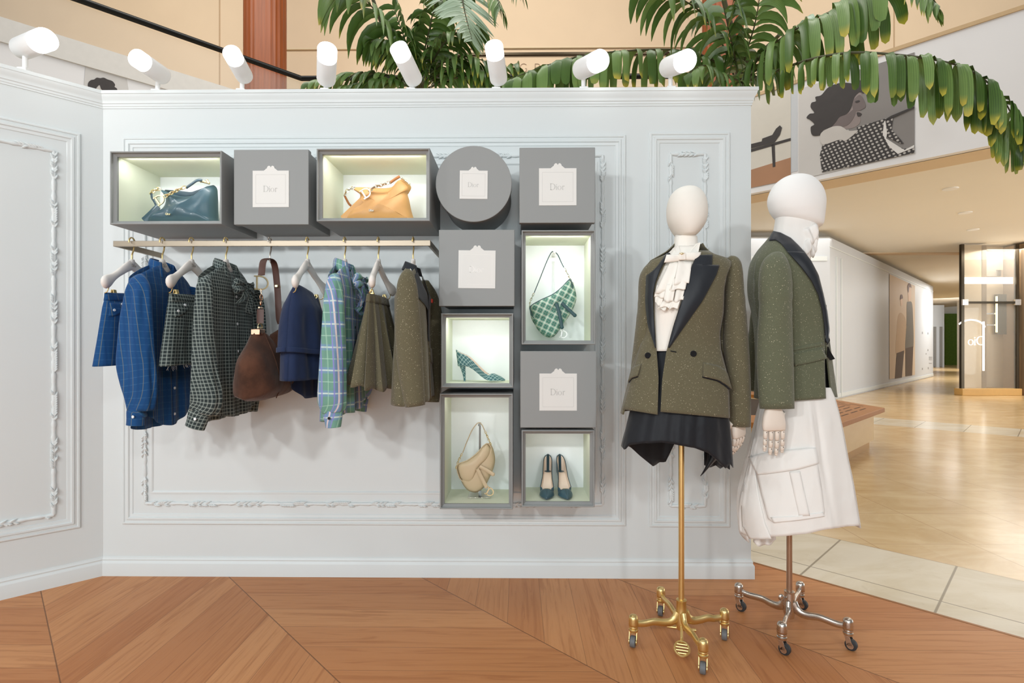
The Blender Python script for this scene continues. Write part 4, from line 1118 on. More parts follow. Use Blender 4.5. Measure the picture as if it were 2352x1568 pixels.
# navy skirt with a folded over-layer
r = thing('skirt', 'navy wool skirt with a folded front layer on a clip hanger', 'skirt', (gx(706), YR, ZR), PI/2, 'clipped skirts')
T = Torso([(0,.128),(.3,.175),(1,.20)], lambda u: -.235+.012*abs(u)-.035*math.exp(-((u-.1)/.45)**2), lambda u: -.60-.10*sstep(-.3, .6, u), [(0,.012),(.25,.05),(1,.065)], .012, 3, .6)
mb = MB(); T.mesh(mb, 44, 30); obj('body', mb, M['navy'], r, smooth=180, solid=.002)
T2 = Torso([(0,.132),(.12,.16),(.4,.192),(1,.215)], lambda u: -.215-.02*u, lambda u: -.50-.02*u, [(0,.016),(.3,.062),(1,.078)], .012, 3, 1.6)
mb = MB(); mb.sheet(lambda a, b: T2.front(lerp(-1, .15, a), b), 26, 24); mb.sheet(lambda a, b: T2.back(lerp(-.1, -1, a), b), 22, 24); obj('front_layer', mb, M['navy'], r, smooth=180, solid=.002)
mb = MB(); mb.sheet(lambda a, b: T2.front(lerp(-1, .15, a), .93+.07*b, .005), 26, 4); mb.sheet(lambda a, b: T2.back(lerp(-.1, -1, a), .93+.07*b, .005), 22, 4); obj('hem_band', mb, M['navy'], r, smooth=180, solid=.002)
# pleated tweed skirt
r = thing('skirt', 'pleated olive tweed skirt with sparkles on a clip hanger', 'skirt', (gx(869), YR, ZR), PI/2, 'clipped skirts')
def pleat(th, v, off=0.0):
    npl = 12; q = (th/(2*PI)*npl) % 1.0
    saw = (q if q < .8 else (1-q)*4)-.4
    w_, d_ = lerp(.150, .235, v**1.1)+off, lerp(.020, .100, v)+off
    a = lerp(.006, .060, v)
    return V((math.cos(th)*(w_+saw*a), -math.sin(th)*(d_+saw*a), lerp(-.238, -.625, v)+.012*math.sin(th*2)*v+.006*math.sin(th*npl)*v))
mb = MB(); mb.sheet(lambda u, v: pleat(u*2*PI, v), 180, 20, 0, lambda u, v: (u*1.3, v*.4)); obj('body', mb, M['tweed'], r, smooth=50, solid=.0018)
mb = MB(); mb.sheet(lambda u, v: pleat(u*2*PI, v*.09, .004), 90, 3, 0, lambda u, v: (u*.7, v*.04)); obj('waistband', mb, M['tweed'], r, smooth=180, solid=.001)

# tweed jacket on the last hanger
r = thing('jacket', 'olive tweed jacket with black lapels, last garment on the rail', 'jacket', (gx(949), YR, ZR), PI/2)
T = Torso([(0,.205),(.2,.215),(.5,.195),(1,.225)], lambda u: -.108-.075*abs(u)**1.5, lambda u: -.69+.01*u, [(0,.02),(.2,.06),(.5,.06),(1,.075)], .004, 3, .9)
mb = MB(); mb.sheet(lambda a, b: T.back(lerp(1, -1, a), b), 30, 26, 0); mb.sheet(lambda a, b: T.front(lerp(-1, lerp(-.34, -.02, sstep(0, .55, b)), a), b), 18, 26); mb.sheet(lambda a, b: T.front(lerp(lerp(.34, .03, sstep(0, .55, b)), 1, a), b, .002), 18, 26)
obj('body', mb, M['tweed'], r, smooth=180, solid=.003)
mb = MB(); mb.sheet(lambda a, b: T.back(lerp(.97, -.97, a), b*.97+.01, -.006), 20, 16); obj('lining', mb, M['black'], r, smooth=180)
for s in (-1, 1):
    def lap(a, b, s=s):
        inner = lerp(.30, .01, sstep(0, .55, b)); wd = .60*math.sin(min(1, b/.55)*PI*.86+.35)  # satin lapel made broad so its black also covers the shaded front
        wd = max(wd, 0.02)
        return T.front(s*lerp(inner, inner+wd, a), lerp(.03, .56, b), .006)
    mb = MB(); mb.sheet(lap, 10, 20); part_label(obj('lapel', mb, M['satin'], r, smooth=180, solid=.002), 'black satin lapel')
mb = MB(); n = 24
def jc(u, v):
    a = lerp(-2.1, 2.1, u); rad = .050*(1+.35*v); return V((math.sin(a)*rad, math.cos(a)*.038*(1+.4*v)-.004, -.082-.016*(1-math.cos(a))-.036*v))
mb.sheet(jc, n, 6); part_label(obj('collar', mb, M['satin'], r, smooth=180, solid=.002), 'black satin collar')
mb = MB(); mb.box((.10, -.070, -.255), (.122, -.064, -.238)); part_label(obj('lining_tab', mb, M['red'], r), 'small red tab')
view_sleeve(r, M['tweed'], r.location, [((a_+b__)/2, y_, -.525, (b__-a_)/2, dr_) for y_, a_, b__, dr_ in ((618,930,942,.012),(630,921,951,.026),(657,912,958,.036),(716,908,964,.040),(775,908,968,.040),(848,914,972,.038),(932,931,977,.035))], 'sleeve', .015, PI/2, 3, .0)
for s in (-1,):
    mb = MB(); P = sleeve(mb, s, [(-.182,.0,-.150),(-.222,-.012,-.225),(-.240,-.035,-.36),(-.245,-.035,-.52),(-.240,-.030,-.66),(-.238,-.026,-.725)], [(.040,.022),(.066,.040),(.066,.046),(.064,.044),(.058,.040),(.054,.038)], 3, .02, 26, 34)
    obj('sleeve', mb, M['tweed'], r, smooth=180)
mb = MB(); mb.sheet(lambda a, b: T.front(lerp(.30, .80, a), lerp(.60, .72, b)+.02*a, .006), 8, 4); obj('pocket_flap', mb, M['tweed'], r, smooth=180, solid=.003)

# brown suede hobo bag on the bare hook
r = thing('handbag', 'slouchy brown suede shoulder bag hanging from the rail', 'handbag', (gx(620), YR, ZR), PI/2)
out = spline2([(-.125,-.385),(-.165,-.43),(-.222,-.51),(-.236,-.58),(-.236,-.65),(-.215,-.678),(-.05,-.69),(.12,-.675),(.225,-.64),(.23,-.60),(.19,-.50),(.13,-.40),(.10,-.375),(.07,-.40),(.03,-.47),(-.02,-.49),(-.065,-.45),(-.095,-.39)], 84, True)
mb = MB(); mb.pillow(out, .075, 0, 8, (0, -.58), bump=lambda x, z: .75+.45*sstep(-.40, -.62, z)+.06*math.sin(x*34+z*20)+.05*math.sin(z*40-x*13)); obj('body', mb, M['suede'], r, smooth=180)
mb = MB(); mb.tube(spline([(-.115,-.03,-.40),(-.10,-.072,-.52),(-.08,-.083,-.62),(-.07,-.06,-.68)], 20), .0022, 6); obj('seam', mb, M['suede'], r)
def belt(pts, w, th, n=40):
    P = spline(pts, n); mb = MB(); mb.tube(P, [(w/2, th/2)]*(n+1), 8, True, up=(0,1,0)); return mb
top = ZR
obj('strap', belt([(-.10,-.01,-.155),(-.075,-.005,-.095),(-.03,0,-.072),(.02,0,-.072),(.05,0,-.10),(.075,0,-.20),(.09,0,-.32),(.095,-.006,-.352)], .030, .004), M['brown_leather'], r, smooth=60)
obj('strap', belt([(-.115,-.012,-.36),(-.112,-.012,-.30)], .030, .004, 6), M['brown_leather'], r, smooth=60)
mb = MB(); Mx = Matrix.Translation((-.105,-.012,-.188)) @ Matrix.Rotation(math.radians(-48), 4, 'Z') @ Matrix.Scale(.052, 4)
word = MB()
stroke(mb, [(-.35,-.55),(-.35,.55)], .13, Mx, .1); stroke(mb, [(-.55,.52),(-.1,.54)]+arc(-.05, 0, .55, .53, 88, -88, 16)+[(-.1,-.54),(-.55,-.52)], .11, Mx, .1)
part_label(obj('letter_ring', mb, M['palegold'], r, smooth=0), 'gold letter shaped ring')
mb = MB(); mb.tube(spline([(-.108,-.012,-.212),(-.110,-.014,-.235)], 4), .003, 8); mb.tube([( -.110+.011*math.cos(a), -.014, -.250+.012*math.sin(a)) for a in [2*PI*k/18 for k in range(19)]], .0025, 8)
mb.ball((-.113,-.014,-.275), (.007,.006,.010), 10, 8); mb.tube([(-.13,-.014,-.294),(-.10,-.014,-.294)], .0035, 8)
obj('swivel_clasp', mb, M['copper'], r)
for (x, z) in ((-.115,-.372),(.095,-.352)):
    mb = MB(); mb.tube([(x+.020*math.cos(a), -.012, z-.006+.018*math.sin(a)) for a in [PI*k/14 for k in range(15)]], .003, 8); mb.tube([(x-.02,-.012,z-.006),(x+.02,-.012,z-.006)], .003, 8); obj('ring', mb, M['palegold'], r)
mb = MB(); mb.box((-.142,-.024,-.410), (-.092,.016,-.384)); obj('metal_plate', mb, M['copper'], r, bevel=.003)
mb = MB(); mb.box((.058,-.008,-.188), (.092,.006,-.176)); obj('buckle', mb, M['palegold'], r, bevel=.002)
# ---------------------------------------------------------------- bags and shoes inside the boxes
def local(pts, Y, o):
    return [(x-o[0], z-o[2]) for x, z in trace(pts, Y)]
def lp3(pts, Y, o, dy=0.0, dys=None):
    q = local(pts, Y, o)
    return [V((x, dys[i] if dys else dy, z)) for i, (x, z) in enumerate(q)]
def chain(mb, pts, n, r=.0022, size=.008):
    P = spline(pts, n)
    for i in range(n):
        a, b = P[i], P[i+1]; c = (a+b)/2; d = (b-a).normalized()
        side = V((0,1,0)) if i % 2 else d.cross(V((0,1,0))).normalized()
        L_ = (b-a).length*.72
        mb.tube([c+d*L_*math.cos(t_)+side*size*.5*math.sin(t_) for t_ in [2*PI*k/12 for k in range(13)]], r, 5)
def letter_d(mb, Mx, th=.15):
    stroke(mb, [(-.28,-.52),(-.28,.52)], .15, Mx, th); stroke(mb, [(-.52,.49),(-.08,.5)]+arc(-.04, 0, .55, .50, 86, -86, 18)+[(-.08,-.5),(-.52,-.49)], .12, Mx, th)
def hobo(name_label, out_px, ctr_px, Y, floor_z, mat, dark, metal, strap_px, d_px, chain_px, thin_px, loop_px, loopb_px, text_px, quilt):
    base = at(ctr_px[0], ctr_px[1], Y); o = V((base.x, Y, floor_z+.001))
    r = thing('handbag', name_label, 'handbag', o)
    out = spline2(local(out_px, Y, o), 96, True); zmin = min(z for x, z in out)
    out = [(x, max(z, .001)) for x, z in out]
    c = local([ctr_px], Y, o)[0]
    def bm(x, z): return .62+.5*sstep(.20, .03, z)+.10*math.sin(x*38+z*24)*sstep(.0, .08, z)+.06*math.sin(x*70-z*52)
    mb = MB(); mb.pillow(out, .062, 0, 9, c, bump=bm); obj('body', mb, mat, r, smooth=180)
    # open mouth seen above the front edge
    mo = local(thin_px['mouth'], Y, o); mb = MB(); mb.pillow(spline2(mo, 40, True), .012, .012, 3); part_label(obj('mouth', mb, dark, r, smooth=180), 'dark inside of the bag')
    def strip(pts, w, dy, n=24, m=mat, nm='strap', th=.003):
        P = spline(lp3(pts, Y, o, dy), n); mb = MB()
        mb.tube(P, [(th, w/2)]*(n+1), 8, True, up=(0,1,0)); return obj(nm, mb, m, r, smooth=60)
    strip(strap_px, .030, -.050); strip(thin_px['strap'], .013, -.052, 16, dark)
    strip(loop_px, .010, -.012, 20, dark)
    mb = MB(); p = lp3(d_px[:1], Y, o, -.066)[0]; letter_d(mb, Matrix.Translation(p) @ Matrix.Rotation(math.radians(d_px[1]), 4, 'Y') @ Matrix.Scale(.040, 4)); part_label(obj('letter_charm', mb, metal, r, smooth=0), 'polished letter shaped charm')
    mb = MB(); chain(mb, lp3(chain_px, Y, o, -.060), 7, .0026, .013); obj('chain', mb, metal, r)
    mb = MB(); chain(mb, lp3(loopb_px, Y, o, -.012), 4, .003, .014); obj('side_hardware', mb, metal, r)
    mb = MB(); q = lp3(thin_px['ring'], Y, o, -.03)
    for a, b in zip(q, q[1:]): mb.tube([a, b], .0045, 8)
    for a in q: mb.ball(a, .006, 10, 6)
    obj('end_hardware', mb, metal, r)
    mb = MB(); p = lp3([text_px], Y, o, 0)[0]; hh = .0095
    yy = -.062*(1-.0)*bm(p.x, p.z)-.0045
    word_dior(mb, hh, Matrix.Translation((p.x, yy, p.z-.004)), .006, bold=1.3); obj('lettering', mb, metal if metal is M['palegold'] else M['card'], r, smooth=0)
    for s in quilt:
        P = [V((x, -.062*bm(x, z)*math.sqrt(max(0, 1-.25))*1.08-.002, z)) for x, z in local(s, Y, o)]
    return r, o, bm
fl1 = B1['fl']
hobo('dark teal leather hobo bag in the leftmost lit box',
     [(343,520),(346,505),(356,496),(372,487),(381,477),(384,463),(378,447),(371,436),(390,442),(412,450),(440,451),(465,444),(480,434),(488,425),(496,429),(500,440),(500,470),(501,506),(502,522),(425,524)], (432,478), -.165, fl1, M['teal_leather'], M['teal_dark'], M['palegold'],
     [(347,512),(362,498),(380,480)], [(389,468), -62+28], [(396,460),(412,452),(424,446),(443,438)],
     {'mouth': [(374,435),(400,437),(430,440),(460,436),(484,425),(490,430),(472,452),(440,460),(400,456)], 'strap': [(443,439),(456,430),(468,422),(479,422)], 'ring': [(470,421),(480,423),(488,425),(484,419)]},
     [(352,446),(353,456),(358,464),(364,476),(371,486)], [(371,435),(362,437),(354,442),(350,447)], (411,501), ())
hobo('tan leather hobo bag with silver hardware in the second lit box',
     [(790,518),(793,502),(801,487),(815,471),(825,457),(827,447),(820,439),(810,434),(815,430),(835,430),(880,432),(903,428),(918,417),(922,412),(935,418),(944,428),(943,436),(936,443),(940,460),(944,480),(947,492),(953,512),(953,519),(870,520)], (880,475), -.165, B3['fl'], M['tan_leather'], M['tan_dark'], M['chrome'],
     [(795,508),(815,489),(838,467)], [(850,453), -58+26], [(856,447),(870,437),(884,434),(901,428)],
     {'mouth': [(905,430),(918,420),(930,418),(942,428),(938,434),(920,434)], 'strap': [(901,428),(914,419),(924,413)], 'ring': [(926,414),(935,420),(943,427)]},
     [(794,452),(798,460),(803,469),(808,474)], [(815,432),(806,435),(798,441),(793,450)], (864,493), ())

def saddle(label, Yb, body_px, ctr_px, flap_px, strapA, strapB, chA, chB, st1, st2, charm, mat, strapm, metal, charmm, charm_rot, fold=None):
    lo = at(*min(body_px, key=lambda p: -p[1]), Yb); c3 = at(*ctr_px, Yb)
    o = V((c3.x, Yb, lo.z)); r = thing('saddle_bag', label, 'handbag', o)
    out = spline2(local(body_px, Yb, o), 90, True); c = local([ctr_px], Yb, o)[0]
    mb = MB(); mb.pillow(out, .030, 0, 7, c); obj('body', mb, mat, r, smooth=180)
    fo = spline2(local(flap_px, Yb, o), 90, True); fc = (sum(p[0] for p in fo)/90, sum(p[1] for p in fo)/90)
    mb = MB(); mb.pillow(fo, .034, -.006, 7, fc, back=.1); f = obj('flap', mb, mat, r, smooth=180)
    mb = MB(); mb.tube([V((x, -.012, z)) for x, z in fo]+[V((fo[0][0], -.012, fo[0][1]))], .0022, 6); obj('flap_piping', mb, strapm, f)
    for s in (st1, st2):
        q = spline(lp3(s, Yb, o, 0, [-.042]*len(s)), 14); mb = MB(); mb.tube(q, [(.004, .0085)]*15, 10, True, up=(0,1,0)); mb.ball(q[-1], (.0095,.005,.0095), 12, 8); obj('stirrup_strap', mb, strapm, r)
    for s in (strapA, strapB):
        q = spline(lp3(s, Yb, o, 0), 18); mb = MB(); mb.tube(q, [(.006, .0022)]*19, 8, True, up=(0,1,0)); obj('strap', mb, strapm, r, smooth=60)
    for s in (chA, chB):
        mb = MB(); chain(mb, lp3(s, Yb, o, 0), 7, .0016, .007); mb.ball(lp3(s, Yb, o, 0)[0], .005, 8, 6); obj('strap_chain', mb, metal, r)
    mb = MB(); p = lp3([charm[0]], Yb, o, -.045)[0]; letter_d(mb, Matrix.Translation(p) @ Matrix.Rotation(math.radians(charm_rot), 4, 'Y') @ Matrix.Scale(charm[1], 4), .12); part_label(obj('letter_charm', mb, charmm, r, smooth=0), 'letter shaped charm')
    return r, o
saddle('green and white plaid saddle bag hanging in the tall lit box', -.10,
       [(1218,704),(1240,690),(1270,676),(1290,660),(1303,646),(1309,643),(1317,653),(1322,668),(1324,686),(1318,705),(1308,724),(1296,741),(1285,757),(1275,770),(1262,775),(1248,770),(1235,757),(1228,745),(1222,735),(1218,720)], (1272,715),
       [(1218,704),(1240,690),(1270,676),(1290,660),(1303,646),(1309,643),(1315,655),(1312,670),(1300,685),(1285,695),(1275,703),(1266,716),(1258,729),(1248,736),(1236,736),(1225,729),(1219,716)],
       [(1227,672),(1240,640),(1256,600),(1266,580),(1273,577)], [(1273,577),(1281,585),(1289,602),(1295,614)], [(1217,706),(1218,692),(1226,674)], [(1316,652),(1308,638),(1297,616)],
       [(1276,698),(1283,720),(1289,752)], [(1288,697),(1303,711),(1318,725)], ((1292,768), .032), M['green_plaid'], M['green_strap'], M['chrome'], M['white_enamel'], 10)
o = at(1273, 580, -.10)
r = thing('wall_hook', 'small clear and silver hook carrying the plaid saddle bag', 'hook', (o.x, -.02, o.z))
mb = MB(); mb.box((-.006, -.006, -.20), (.006, .004, -.03)); obj('clear_stem', mb, glass('clear_acrylic', (236,240,238), .1, .35), r)
mb = MB(); mb.box((-.006, -.09, -.006), (.006, .004, .006)); mb.box((-.006, -.096, -.006), (.006, -.088, .014)); obj('peg', mb, M['chrome'], r, bevel=.001)
YBG = -.15
sb, so = saddle('beige leather saddle bag hanging on a small chrome stand', YBG,
       [(1051,1067),(1075,1055),(1095,1040),(1110,1023),(1120,1017),(1130,1024),(1136,1043),(1137,1060),(1132,1080),(1123,1100),(1115,1115),(1105,1125),(1092,1131),(1075,1126),(1063,1112),(1057,1096),(1052,1082)], (1095,1078),
       [(1051,1067),(1075,1055),(1095,1040),(1110,1023),(1120,1017),(1127,1024),(1128,1036),(1121,1050),(1108,1064),(1098,1076),(1091,1092),(1084,1104),(1075,1108),(1064,1104),(1055,1093)],
       [(1063,1039),(1072,1015),(1084,988),(1095,973),(1102,970)], [(1102,970),(1108,977),(1113,988)], [(1048,1074),(1053,1058),(1061,1042)], [(1127,1020),(1121,1006),(1114,990)],
       [(1098,1072),(1108,1092),(1118,1112)], [(1103,1066),(1118,1074),(1133,1084)], ((1126,1123), .034), M['beige_leather'], M['beige_leather'], M['palegold'], M['palegold'], 28)
p0 = at(1102, 969, -.115); fz = B6['fl']
r = thing('display_stand', 'small chrome stand with flat base holding the beige saddle bag', 'display stand', (p0.x, -.105, fz+.0005))
hh = p0.z-fz
mb = MB(); mb.box((-.052, -.075, 0), (.052, .045, .004)); obj('base_plate', mb, M['chrome'], r, bevel=.001)
mb = MB(); mb.box((-.007, -.004, .004), (.007, .004, hh*.5)); mb.box((-.0045, -.003, hh*.5), (.0045, .003, hh-.004)); mb.box((-.0045, -.06, hh-.012), (.0045, .003, hh-.004)); obj('upright', mb, plain('dark_chrome', (120,122,120), .25, .9), r)

# high heels: toe toward -y, sole on z=0
def shoe(label, loc, rz, mat, mat_heel, L=.225, heel=.078, wid=.038, group=None, point=1.0, lining=None, tip=None, bow=False, peak=.075):
    r = thing('high_heel', label, 'shoe', loc, rz, group)
    def sole(t):                                   # t 0 heel .. 1 toe
        return heel*(1-sstep(.16, .72, t))+.004
    def width(t):
        return smooth_tab([(0,.0006),(.012,.0105),(.03,.0175),(.10,.0235),(.22,.024),(.42,.026),(.62,.036),(.72,.0375),(.85,.027),(.95,.010),(1,.002)], t)*wid/.038
    def topl(t):
        return smooth_tab([(0,peak),(.05,peak*.83),(.16,.054),(.35,.040),(.55,.030),(.66,.027),(.74,.034),(.86,.025),(.95,.014),(1,.006)], t)
    n = 40; nu = 18
    def up(u, v, off=0.0):
        t = v; w_ = width(t)-off; hgt = topl(t); a = lerp(-1, 1, u); clos = sstep(.60, .70, t)
        s = abs(a); sg = 1 if a >= 0 else -1
        # bottom half then side wall then, over the vamp, closing to the middle
        if s < .35: x = w_*(s/.35)*.93; z = 0.002*(s/.35)
        else:
            q = (s-.35)/.65; ang = q*lerp(.42, 1.0, clos)*PI/2
            x = w_*(.93+.07*math.sin(min(1,q*2)*PI/2)) if clos < .01 else lerp(w_*(.93+.07*math.sin(min(1,q*2)*PI/2))*(1-.10*q), w_*math.cos(q*PI/2)**.75, clos)
            z = hgt*lerp(q, math.sin(q*PI/2), clos)
        back = .016*sstep(.07, 0, t)*(z/max(hgt, .01))
        return V((sg*x, -(t-.5)*L+back*.6, sole(t)+z))
    mb = MB(); mb.sheet(up, nu*2, n, 0, lambda u, v: (u*.16, v*L)); obj('upper', mb, mat, r, smooth=180, solid=.0016)
    mb = MB()
    def lin_(u, v):
        t = lerp(.012, .70, v); p = up(lerp(.015, .985, u), t, .0026); return V((p.x, p.y-.001, p.z+.0015))
    mb.sheet(lin_, 26, 26); obj('lining', mb, lining or M['insole'], r, smooth=180)
    mb = MB()
    def ins(u, v):
        t = lerp(.03, .78, v); return V((lerp(-1, 1, u)*(width(t)-.003)*.92, -(t-.5)*L, sole(t)+.005))
    mb.sheet(ins, 8, 24); obj('insole', mb, M['insole'], r, smooth=180)
    mb = MB(); rings = []
    for k in range(11):
        q = k/10; z = lerp(heel+.010, 0, q); rr_ = lerp(.018, .0048, min(1, q*1.2)**.5); cy = L*.5-.020+(-.012*math.sin(q*PI*.5))
        rings.append([V((rr_*math.cos(2*PI*j/14)*.95, cy+rr_*1.05*math.sin(2*PI*j/14), z)) for j in range(14)])
    mb.loft(rings); obj('heel', mb, mat_heel, r, smooth=60)
    if bow:
        mb = MB(); p = up(.999, .70); y_, z_ = -(0.69-.5)*L, sole(.69)+topl(.69)+.001
        for s in (-1, 1): mb.tube([(s*.002, y_, z_), (s*.007, y_-.001, z_+.003), (s*.009, y_, z_), (s*.007, y_-.001, z_-.002), (s*.002, y_, z_)], .0016, 6)
        mb.ball((0, y_-.001, z_), .0025, 8, 6); obj('metal_bow', mb, M['palegold'], r)
    return r
pc_ = at(1105, 879, -.17)
shoe('single teal plaid high heeled pump seen from the side', (pc_.x, -.15, B5['fl']+.001), math.radians(84), M['shoe_plaid'], M['shoe_plaid'], .225, .068, .036, peak=.078)
for px, lab, rz in ((1257, 'left shoe of the teal pumps with nude inside', -5), (1295, 'right shoe of the teal pumps with nude inside', 5)):
    p = at(px, 1150, -.15)
    shoe(lab, (p.x, -.142, B7['fl']+.001), math.radians(rz), M['teal_leather'], M['teal_leather'], .215, .078, .034, 'pair of teal pumps', bow=True, peak=.085)
# ---------------------------------------------------------------- mannequins
class Body(Torso):
    def depth(s, u, v, sg):
        d = interp(s.D, v) if not callable(s.D) else s.D(v)
        k = s.fb if sg > 0 else 1.0
        d = smooth_tab(s.D, v)*k*max(0.0, 1-abs(u)**2.5)**.5
        return d+s.fold*sstep(.1, .7, v)*math.sin(s.nf*u*2.2+s.ph+sg)*(1-u**6)
    fb = 1.0
    def xz(s, u, v, sg):
        zt = s.top(u); zb_ = (s.bot if sg > 0 else s.back_bot)(u)
        return u*smooth_tab(s.W, v), lerp(zt, zb_, v)
def hand(parent, mat, side, M_, curl=.25, thumb=True, spread=1.0, ty=1):
    """jointed wooden hand: wrist at the origin, fingers toward -z, width along y, back of the hand toward side*x"""
    mb = MB(); rings = []
    for t, w_, th in ((0,.026,.018),(.02,.028,.018),(.045,.037,.017),(.075,.041,.015),(.092,.040,.013),(.097,.036,.010)):
        rings.append([V((math.copysign(abs(math.cos(a))**.75, math.cos(a))*th, math.copysign(abs(math.sin(a))**.75, math.sin(a))*w_, -t)) for a in [2*PI*k/24 for k in range(24)]])
    rings = [[M_ @ p for p in r_] for r_ in rings]
    mb.loft(rings); palm = obj('hand', mb, mat, parent, smooth=180)
    for i, (y, ln_, r_) in enumerate(((-.0305,.072,.0083),(-.0105,.086,.0088),(.0105,.090,.0090),(.0300,.080,.0085))):
        mb = MB(); p = V((0, y, -.096)); pts = [p]; c = curl*(.8+.12*i); a = 0.06
        for sgm in (.42, .32, .26):
            a += c; d = V((-side*math.sin(a), y*spread*.8, -math.cos(a))); pts.append(pts[-1]+d.normalized()*ln_*sgm)
        for k in range(3):
            q0, q1 = pts[k], pts[k+1]; rr_ = r_*(1-.09*k); d = (q1-q0)
            P = [q0+d*t for t in (.02, .12, .5, .86, .98)]
            mb.tube([M_ @ q for q in P], [rr_*.6, rr_, rr_*.95, rr_*.93, rr_*.55], 12)
        mb.ball(M_ @ pts[-1], r_*.72, 10, 8)
        f = obj('finger', mb, mat, palm, smooth=180)
        mb = MB()
        for k in range(3):
            q0, q1 = pts[k], pts[k+1]
            for tt in (.18,) if k else (.18,):
                q = q0+(q1-q0)*tt+V((side*r_*.93, 0, 0)); mb.lathe([(.0016, 0), (.0016, .0015)], 8, M_ @ q, (M_.to_3x3() @ V((side, 0, 0))))
        obj('joint_pin', mb, M['pin'], palm)
    if thumb:
        mb = MB(); q = [V((-side*.006, -.030*ty, -.035)), V((-side*.024, -.036*ty, -.058)), V((-side*.036, -.034*ty, -.084)), V((-side*.040, -.026*ty, -.106))]
        P = spline(q, 12); mb.tube([M_ @ p for p in P], [lerp(.0135, .0085, k/12)*(1-.5*(k == 12)) for k in range(13)], 12); obj('thumb', mb, mat, palm, smooth=180)
    return palm
def castor(parent, x, y, top, post, dirv, tyre, wheel_r=.021, both=True):
    d = V((dirv[0], dirv[1], 0)).normalized(); s = V((-d.y, d.x, 0)); c = V((x, y, 0))
    mb = MB(); mb.lathe([(.016,.056),(.018,.060),(.018,.064),(.0145,.067),(.017,.070),(.017,.074),(.0155,.078)], 18, c); 
    k = obj('castor', mb, post, parent)
    wc = c+d*.010+V((0,0,wheel_r))
    mb = MB()
    for q in (-1, 1):
        pl = []
        for a in range(12): pl.append(wc+s*q*.0125+d*(.012*math.cos(2*PI*a/12))+V((0,0,.012*math.sin(2*PI*a/12))))
        pr = [p+s*q*.0025 for p in pl]; mb.loft([pl, pr] if q > 0 else [pr, pl])
        mb.add([wc+s*q*.0125-d*.012, wc+s*q*.0125+d*.010, c+s*q*.0125+d*.006+V((0,0,.058)), c+s*q*.0125-d*.010+V((0,0,.058))]+[p+s*q*.0025 for p in (wc+s*q*.0125-d*.012, wc+s*q*.0125+d*.010, c+s*q*.0125+d*.006+V((0,0,.058)), c+s*q*.0125-d*.010+V((0,0,.058)))],
               [(0,1,2,3),(7,6,5,4),(0,4,5,1),(1,5,6,2),(2,6,7,3),(3,7,4,0)])
    mb.lathe([(.016,0),(.016,.004)], 14, c+V((0,0,.054)))
    obj('fork', mb, post, k)
    mb = MB(); mb.lathe([(wheel_r-.005,-.010),(wheel_r-.001,-.009),(wheel_r,-.006),(wheel_r,.006),(wheel_r-.001,.009),(wheel_r-.005,.010)], 28, wc, s); obj('wheel', mb, tyre, k)
    return k
def stand(root, mat, pole_mat, feet, pole_top, tyre, hub_top=.155, thumb=None, pedal=None, wheel_dirs=None):
    mb = MB(); mb.lathe([(.011,.12),(.011,pole_top)], 20); obj('pole', mb, pole_mat, root)
    mb = MB(); mb.lathe([(.010,.045),(.018,.050),(.024,.075),(.022,.10),(.020,.125),(.0185,hub_top),(.020,hub_top+.002),(.020,hub_top+.006),(.013,hub_top+.008)], 24); obj('hub', mb, mat, root)
    for i, (x, y) in enumerate(feet):
        R = math.hypot(x, y); d = V((x, y, 0))/R
        prof = [(.010,.112),(.024,.092),(.045,.080),(.075,.080),(.11,.086),(R-.045,.082),(R-.018,.084),(R,.090)]
        P = spline([d*a+V((0,0,z)) for a, z in prof], 30); mb = MB()
        rad = [(smooth_tab([(0,.022),(.25,.0165),(.7,.0135),(1,.012)], k/30), smooth_tab([(0,.013),(.3,.0095),(1,.008)], k/30)) for k in range(31)]
        mb.tube(P, rad, 14, True, up=(0,0,1))
        mb.lathe([(.012,.074),(.0175,.077),(.0185,.085),(.0178,.104),(.0165,.112),(.012,.117),(.004,.120)], 20, d*R)
        lg = obj('leg', mb, mat, root, smooth=60)
        wd = wheel_dirs[i] if wheel_dirs else (d.x, d.y)
        castor(lg, d.x*R, d.y*R, .07, mat, wd, tyre)
    if thumb:
        mb = MB(); d = V(thumb); mb.tube([d*.018+V((0,0,.135)), d*.036+V((0,0,.137))], .0035, 8); s = d.cross(V((0,0,1)))
        mb.ball(d*.046+V((0,0,.139)), (.012,.006,.014), 14, 8); obj('thumb_screw', mb, mat, root)
    if pedal:
        mb = MB(); d = V(pedal); q = V((-d.y, d.x, 0))
        mb.tube(spline([d*.012+V((0,0,.075)), d*.035+V((0,0,.058)), d*.055+V((0,0,.040)), d*.075+V((0,0,.032))], 12), .0055, 10)
        c = d*.100+V((0,0,.026)); n = 28
        up_ = V((0,0,1))*.80-d*.0
        def el(a, k): return c+q*(.026*k*math.cos(a))+d*(.029*k*math.sin(a))+V((0,0,-.012*k*math.sin(a)))
        mb.tube([el(2*PI*k/n, 1) for k in range(n+1)], .0045, 8)
        for s in (-.6, -.2, .2, .6):
            a = math.asin(s); mb.tube([el(a, 1), el(PI-a, 1)], .0036, 8)
        obj('foot_pedal', mb, mat, root)
        mb = MB(); mb.tube([q*-.055+V((0,0,.052)), q*.055+V((0,0,.052))], .006, 10); obj('pedal_axle', mb, mat, root)


